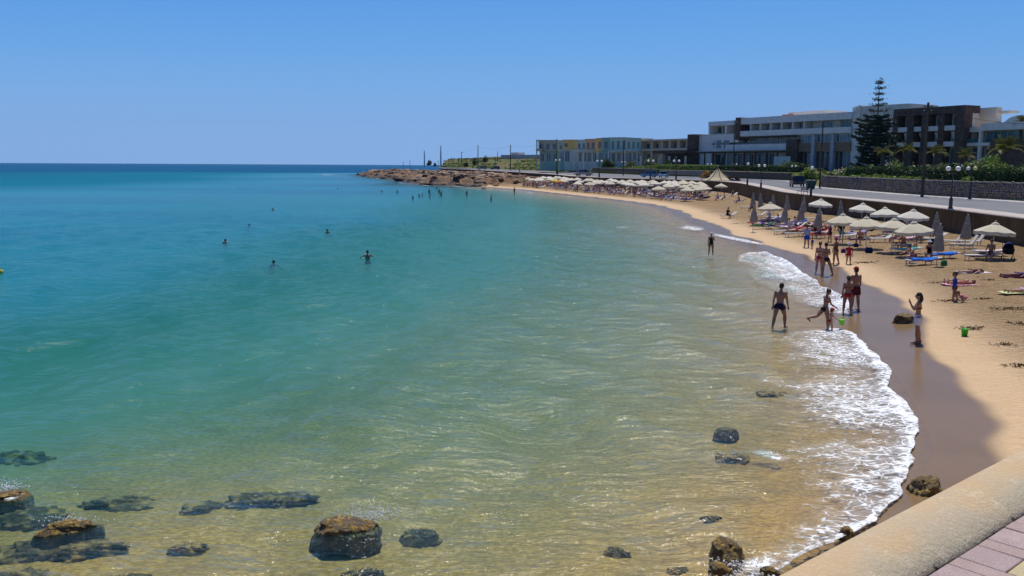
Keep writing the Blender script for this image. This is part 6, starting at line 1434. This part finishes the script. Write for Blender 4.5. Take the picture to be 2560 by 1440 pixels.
# seaweed and diggings on the sand
weed = M('dry_seaweed', (.035,.022,.010), (.07,.045,.02), 14, .95)
for i, (x, y, rx, ry, n, lab) in enumerate([(2165,657,.9,.5,140,'long scatter of dry seaweed in front of the blue bag'),(2372,752,.8,.35,90,'dark diggings in front of the boy in blue'),(2528,772,.8,.45,150,'thick brown seaweed heap near the right edge'),(2432,822,.5,.35,90,'brown seaweed clump behind the green bucket'),(2545,915,.4,.25,70,'small seaweed clump at the right edge of the dry sand'),(2505,862,.4,.2,50,'thin seaweed trace left of the right edge'),(2460,748,.5,.25,50,'thin seaweed line right of the toddler'),(2350,708,.6,.25,70,'dark scuffed seaweed beside the pink towel'),(2545,810,.5,.25,60,'seaweed strand at the right edge below the heap'),(2475,700,.5,.2,40,'thin seaweed between the two right hand towels'),(2060,655,.5,.2,50,'seaweed trace behind the walking women'),(1840,560,.8,.3,50,'seaweed line in front of the lone lounger'),(1780,530,1.2,.3,60,'seaweed line along the sand left of the lone lounger')]):
    p = gp(x, y); gen = np.random.default_rng(700+i); mb = MB()
    o = empty('seaweed', p, 0, lab, 'seaweed', 'seaweed scattered on the sand'); sd = MB()
    for _ in range(int(n*.6)):
        a, b_ = gen.normal()*rx*.5, gen.normal()*ry*.5; t_ = gen.uniform(0,6.28); l_ = gen.uniform(.05,.2); zz = tz1(p.x+a, p.y+b_)-p.z
        sd.tube([(a,b_,zz+.005),(a+l_*.5*math.cos(t_),b_+l_*.5*math.sin(t_),zz+gen.uniform(.02,.07)),(a+l_*math.cos(t_+.5),b_+l_*math.sin(t_+.5),zz+.005)], [.006,.012,.004], 4)
    f_ = sd.build('strands', weed, o); tag(f_, kind='stuff')
# ------------------------------------------------------------------ swimmers and the far crowd
PB = {}
PB['stand'] = [make_person(1.7, legL=(4,4,4), legR=(-4,4,5), armL=(5,10,14), armR=(8,10,18), skin=s, wear=[('trunks',c)], hair='short', vox=.03, fingers=False) for s, c in ((1,fNavy),(0,fRed))]
PB['standf'] = [make_person(1.62, fem=True, legL=(4,3,4), legR=(-4,3,5), armL=(8,14,40,-20), armR=(8,10,18), skin=s, wear=[('briefs',c),('bra',c)], hair='long', vox=.03, fingers=False) for s, c in ((1,fBlack),(3,fBlue))]
PB['sit'] = [make_person(1.7, seat=.36, lean=12, legL=(80,6,75), legR=(78,6,70), armL=(30,8,35), armR=(25,8,40), skin=s, wear=wr, hair='short', vox=.035, fingers=False, fem=fe) for s, wr, fe in ((1,[('trunks',fNavy)],False),(3,[('swimsuit',fBlack)],True),(0,[('tshirt',fLblue),('trunks',fNavy)],False),(1,[('tshirt',fWhite),('trunks',fRed)],False),(3,[('swimsuit',fPurple)],True))]
PB['lie'] = [make_person(1.68, legL=(lg_,3,lk), legR=(4,3,2), armL=(5,18,20), armR=(5,18,20), skin=s, wear=[(k, c)], hair=hr, vox=.035, fingers=False, fem=fe) for s, k, c, hr, fe, lg_, lk in ((2,'swimsuit',fMaroon,'long',True,30,55),(1,'trunks',fBlue,'short',False,4,2),(3,'trunks',fGreen,'short',False,35,60),(0,'swimsuit',fTeal,'long',True,4,3))]
for k in PB.values():
    for o in k: reg(o)
PB['swim'] = [make_person(1.7, lean=10, legL=(15,8,100), legR=(5,8,80), armL=(40,50,20), armR=(60,40,30), skin=1, wear=[('trunks',fNavy)], hair='short', vox=.03, fingers=False, seat=.01), make_person(1.62, fem=True, lean=0, head=-48, legL=(6,5,6), legR=(-8,6,12), armL=(120,30,20), armR=(80,50,40), skin=3, wear=[('swimsuit',fBlack)], hair='bun', vox=.03, fingers=False)]
for o in PB['swim']: reg(o)
pu = {}
def putp(src, loc, rot, label, group):
    o = src if not pu.get(src.name) else copy_tree(src); pu[src.name] = 1
    o.location = loc; o.rotation_euler = rot; tag(o, label, 'person', group); return o
GW = 'bathers in the water'
SW = [(919,643,.46,0,'bather standing chest deep, tallest head above the water in mid bay'),(689,661,.27,1,'swimmer with only the head and an arm showing, nearest to the camera'),(573,606,.28,1,'swimmer alone at the left, head just above the water'),(828,580,.27,1,'swimmer farther out right of the left one, small head in the middle'),(688,524,.25,1,'far swimmer in a thin white ripple'),(627,565,.22,1,'barely visible swimmer making a small splash at the left'),(847,472,.3,1,'tiny far swimmer left of the bathing group'),(958,480,.4,1,'tiny swimmer left of a close pair far out'),(994,481,.5,0,'tiny bather right of the close pair far out'),(600,468,.25,1,'far speck of a swimmer on the left')]
for x, y, up_, k, lab in SW:
    p = P(x, y, 0); o = putp(PB['swim'][k], (p.x, p.y, up_-.97), (0,0,random.uniform(-.6,.6)), lab, GW) if k == 0 else putp(PB['swim'][1], (p.x, p.y-1.42, up_-.70), (R(-70),0,random.uniform(-.3,.3)), lab, GW)
WD = [(1032,496,.75,'wader farthest left of the bathing group'),(1048,491,.7,'bather bending left in the light splash of the group'),(1056,489,.6,'bather right beside the splash in the group'),(1075,493,1.0,'waist deep bather in front of the group'),(1073,482,1.25,'thigh deep bather at the back of the group'),(1098,482,1.3,'tall bather beside a child at the right of the group'),(1103,489,1.35,'bather nearest at the right of the group'),(1167,488,1.4,'bather wading alone to the right of the group'),(1228,499,1.1,'waist deep bather bent over, halfway to the sand'),(1286,487,1.6,'bather standing in ankle deep water at the end of the sand'),(1092,472,.9,'small bather behind the group by the rocks')]
for i, (x, y, up_, lab) in enumerate(WD):
    p = P(x, y, 0); putp(PB[('stand','standf')[i % 2]][(i//2) % 2], (p.x, p.y, up_*(.74 if x != 1286 else 1)-(1.7 if i % 2 == 0 else 1.62)), (0,0,random.uniform(0,6)), lab, GW)
b_ = P(2, 682, 0); bo = empty('buoy', b_, 0, 'small yellow buoy floating at the left edge', 'buoy'); MB().ell((0,0,.06),(.16,.16,.13),10,7).build('float', canvas_y, bo, True); MB().tube([(0,0,.15),(0,0,.26)], .03, 6).build('ring', canvas_y, bo)
# far rows: parasols, loungers, people
FU = {k: parasol_far(c) for k, c in (('w',canvas_w),('c',canvas),('y',canvas_y),('o',canvas_o))}
FLs = {k: lounger(b_, c, True) for k, b_, c in (('a',10,plast),('b',40,plast),('c',25,TB),('d',10,TR),('e',30,TN),('f',12,TW),('g',25,TG),('h',20,TL))}
shp = resample([q for q in SH if 110 < q[1] < 285], 400); ds = np.r_[0, np.cumsum(np.hypot(*np.diff(shp, axis=0).T))]; tang = np.gradient(shp, axis=0); tang /= np.linalg.norm(tang, axis=1)[:,None]; nrm_ = np.stack([tang[:,1], -tang[:,0]], -1)
spots = []
for row, back in enumerate((7.5, 11, 15.5, 20, 24.5)):
    s = 26 + row*1.3
    while s < ds[-1]-16:
        i = int(np.interp(s, ds, np.arange(400))); q = shp[i] + nrm_[i]*(back+random.uniform(-.7,.7)); s += random.uniform(3.1,4.3) if row < 2 else random.uniform(3.6,4.9)
        px = 1280+F*q[0]/q[1]
        if q[1] < 138 or not (1308 < px < 1775): continue
        # keep in front of the road edge
        de = np.min(np.hypot(e1[:,0]-q[0], e1[:,1]-q[1])); 
        j = int(np.argmin(np.hypot(e1[:,0]-q[0], e1[:,1]-q[1])))
        if (q-e1[j,:2]).dot(n1_[j]) > -2.0: continue
        if rockmask(np.array([q[0]]), np.array([q[1]]))[0] > .5: continue
        spots.append((q[0], q[1], row, px))
rown = ['front row by the sea','second row','middle row','fourth row','back row by the road']
sidew = lambda px: 'rocky left end' if px < 1400 else 'left half' if px < 1520 else 'middle' if px < 1640 else 'right end'
spots.sort(key=lambda q: q[3])
yi = min(range(len(spots)), key=lambda i: abs(spots[i][3]-1382)+spots[i][2]*3); oi = min((i for i in range(len(spots)) if i != yi), key=lambda i: abs(spots[i][3]-1396)+spots[i][2]*3)
gu, gl_, gp_ = 'white parasols packed on the far beach', 'loungers packed on the far beach', 'bathers in the crowd on the far beach'
for i, (x, y, row, px) in enumerate(spots):
    z_ = tz1(x, y); k = 'y' if i == yi else 'o' if i == oi else ('c' if px > 1690 or random.random() < .22 else 'w')
    kindw = {'y':'yellow','o':'orange','c':'cream','w':'white'}[k]
    lab = 'only yellow parasol in the crowded far rows' if k == 'y' else 'orange parasol next to the yellow one on the far beach' if k == 'o' else '%s parasol in the far %s, %s' % (kindw, rown[row], sidew(px))
    if i in (yi, oi) or random.random() < (.22,.6,1,1,.85)[row]: put(FU[k], used, (x, y, z_+random.uniform(-.15,.1)), random.uniform(0,1), lab, 'parasol', gu, random.uniform(.92,1.1))
    ins = math.atan2(nrm_[int(np.argmin(np.hypot(shp[:,0]-x, shp[:,1]-y)))][1], nrm_[int(np.argmin(np.hypot(shp[:,0]-x, shp[:,1]-y)))][0])
    for sd_ in (-1, 1):
        lx, ly = x-math.sin(ins)*sd_*1.05-math.cos(ins)*.4, y+math.cos(ins)*sd_*1.05-math.sin(ins)*.4; lz = tz1(lx, ly); kk = random.choice('aaabbcdefgh')
        put(FLs[kk], used, (lx, ly, lz), ins+random.uniform(-.25,.25), '%s lounger in the far %s, %s' % ({'a':'flat cream','b':'raised cream','c':'blue covered','d':'red covered','e':'navy covered','f':'white covered','g':'green covered','h':'lilac covered'}[kk], rown[row], sidew(px)), 'lounger', gl_)
        r_ = random.random()
        if row > 3: r_ += .15
        if r_ < .48: putp(random.choice(PB['sit']), (lx, ly, lz), (0,0,ins+math.pi/2+random.uniform(-.8,.8)), 'bather sitting in the far %s, %s' % (rown[row], sidew(px)), gp_)
        elif r_ < .84:
            src = random.choice(PB['lie']); o = putp(src, (lx-math.cos(ins)*.85, ly-math.sin(ins)*.85, lz+.52), (R(-90),0,ins-math.pi/2), 'bather lying in the far %s, %s' % (rown[row], sidew(px)), gp_)
        elif r_ < .94: putp(random.choice(PB['stand']+PB['standf']), (lx-math.cos(ins)*1.6, ly-math.sin(ins)*1.6, tz1(lx-math.cos(ins)*1.6, ly-math.sin(ins)*1.6)), (0,0,random.uniform(0,6)), 'bather standing in the far %s, %s' % (rown[row], sidew(px)), gp_)
# bathers and loungers under the two parasols below the pavilion, and along the wall
for i, (x, y, lab) in enumerate([(1740,498,'left of the pole under the parasol left of the pavilion one'),(1756,500,'right of the pole under the parasol left of the pavilion one'),(1795,502,'left of the pole under the parasol below the pavilion'),(1812,500,'right of the pole under the parasol below the pavilion'),(1832,492,'beside the wall corner below the pavilion'),(1775,486,'between the two parasols below the pavilion'),(1722,490,'at the right end of the packed far rows'),(1848,508,'at the start of the wall by the low parasol')]):
    p = gp(x, y); k = random.choice('abceh'); put(FLs[k], used, p, R(random.uniform(-20,30)), '%s lounger %s' % ({'a':'flat cream','b':'raised cream','c':'blue','e':'navy','h':'lilac'}[k], lab), 'lounger', 'loungers below the pavilion'); putp(PB['sit'][i % 5], p, (0,0,R(120+random.uniform(-30,30))), 'bather sitting %s' % lab, 'bathers below the pavilion')
clut = random.Random(21); ordw = ['first','second','third','fourth','fifth','sixth','seventh','eighth','ninth','tenth','eleventh','twelfth','thirteenth','fourteenth']
cx_ = sorted(clut.uniform(1892, 2085) for _ in range(14))
for i, x in enumerate(cx_):
    y = 548 + (x-1892)*.17 + clut.uniform(-6, 22); p = gp(x, y); k = clut.choice('abcdefgh'); yw = R(clut.uniform(-12, 16))
    put(FLs[k], used, p, yw, '%s low lounger in the busy middle cluster, %s from its left' % ({'a':'cream','b':'raised cream','c':'blue','d':'red','e':'navy','f':'white','g':'green','h':'lilac'}[k], ordw[i]), 'lounger', 'low loungers in the middle cluster')
    r_ = clut.random()
    if r_ < .45: putp(PB['lie'][i % 4], (p.x-.85*math.cos(yw), p.y-.85*math.sin(yw), p.z+.50), (R(-90),0,yw-math.pi/2), 'bather lying in the busy middle cluster, on its %s lounger from the left' % ordw[i], 'bathers in the middle cluster')
    elif r_ < .8: putp(PB['sit'][i % 5], p, (0,0,yw+math.pi/2+clut.uniform(-.6,.6)), 'bather sitting in the busy middle cluster, on its %s lounger from the left' % ordw[i], 'bathers in the middle cluster')
for i, (x, y, what, lab) in enumerate([(2098,575,'s','bather sitting right of the man in black'),(2128,584,'l','bather lying left of the lilac towel lounger'),(2178,590,'s','bather sitting behind the front left parasol pole'),(2212,596,'l','bather lying right of the small navy bag'),(2242,607,'s','bather sitting just below the purple towel'),(2195,571,'l','bather lying in the deep shade of the front left parasol'),(2340,598,'s','bather sitting behind the two folded parasols'),(2150,600,'l','bather lying right of the navy bag'),(2268,578,'s','bather sitting in the shade of the middle front parasol'),(2315,588,'l','bather lying in the shade of the right front parasol'),(2455,640,'l','bather lying on the sand left of the man in the shade')]):
    p = gp(x, y); yw = R(clut.uniform(-10, 14))
    if what == 's': putp(PB['sit'][i % 5], p, (0,0,yw+math.pi/2+clut.uniform(-.8,.8)), lab, 'bathers under the near parasols')
    else: towel(p, yw, clut.choice(ALLT), 'towel under the '+lab, i); putp(PB['lie'][i % 4], (p.x-.85*math.cos(yw), p.y-.85*math.sin(yw), p.z+.15), (R(-90),0,yw-math.pi/2), lab, 'bathers under the near parasols')
for o in [o for o in COL.objects if o.parent is None and o.type == 'EMPTY' and 'label' not in o]:   # prototypes nobody used
    for c in [q for ch_ in o.children for q in ch_.children] + list(o.children) + [o]: bpy.data.objects.remove(c)
for o in list(bpy.data.objects):
    if 'hand' in o: del o['hand']
# ------------------------------------------------------------------ air
hz = bpy.data.materials.new('haze_air'); hz.use_nodes = True; t = hz.node_tree; t.nodes.clear()
out = t.nodes.new('ShaderNodeOutputMaterial'); pv_ = t.nodes.new('ShaderNodeVolumePrincipled'); pv_.inputs['Color'].default_value = (.42,.70,1.0,1); pv_.inputs['Density'].default_value = 3.0e-5; pv_.inputs['Anisotropy'].default_value = 0.0
t.links.new(pv_.outputs[0], out.inputs['Volume'])
hb = MB().box(-9600, -900, -4.2, 9600, 12600, 700).build('haze', hz); tag(hb, kind='stuff')
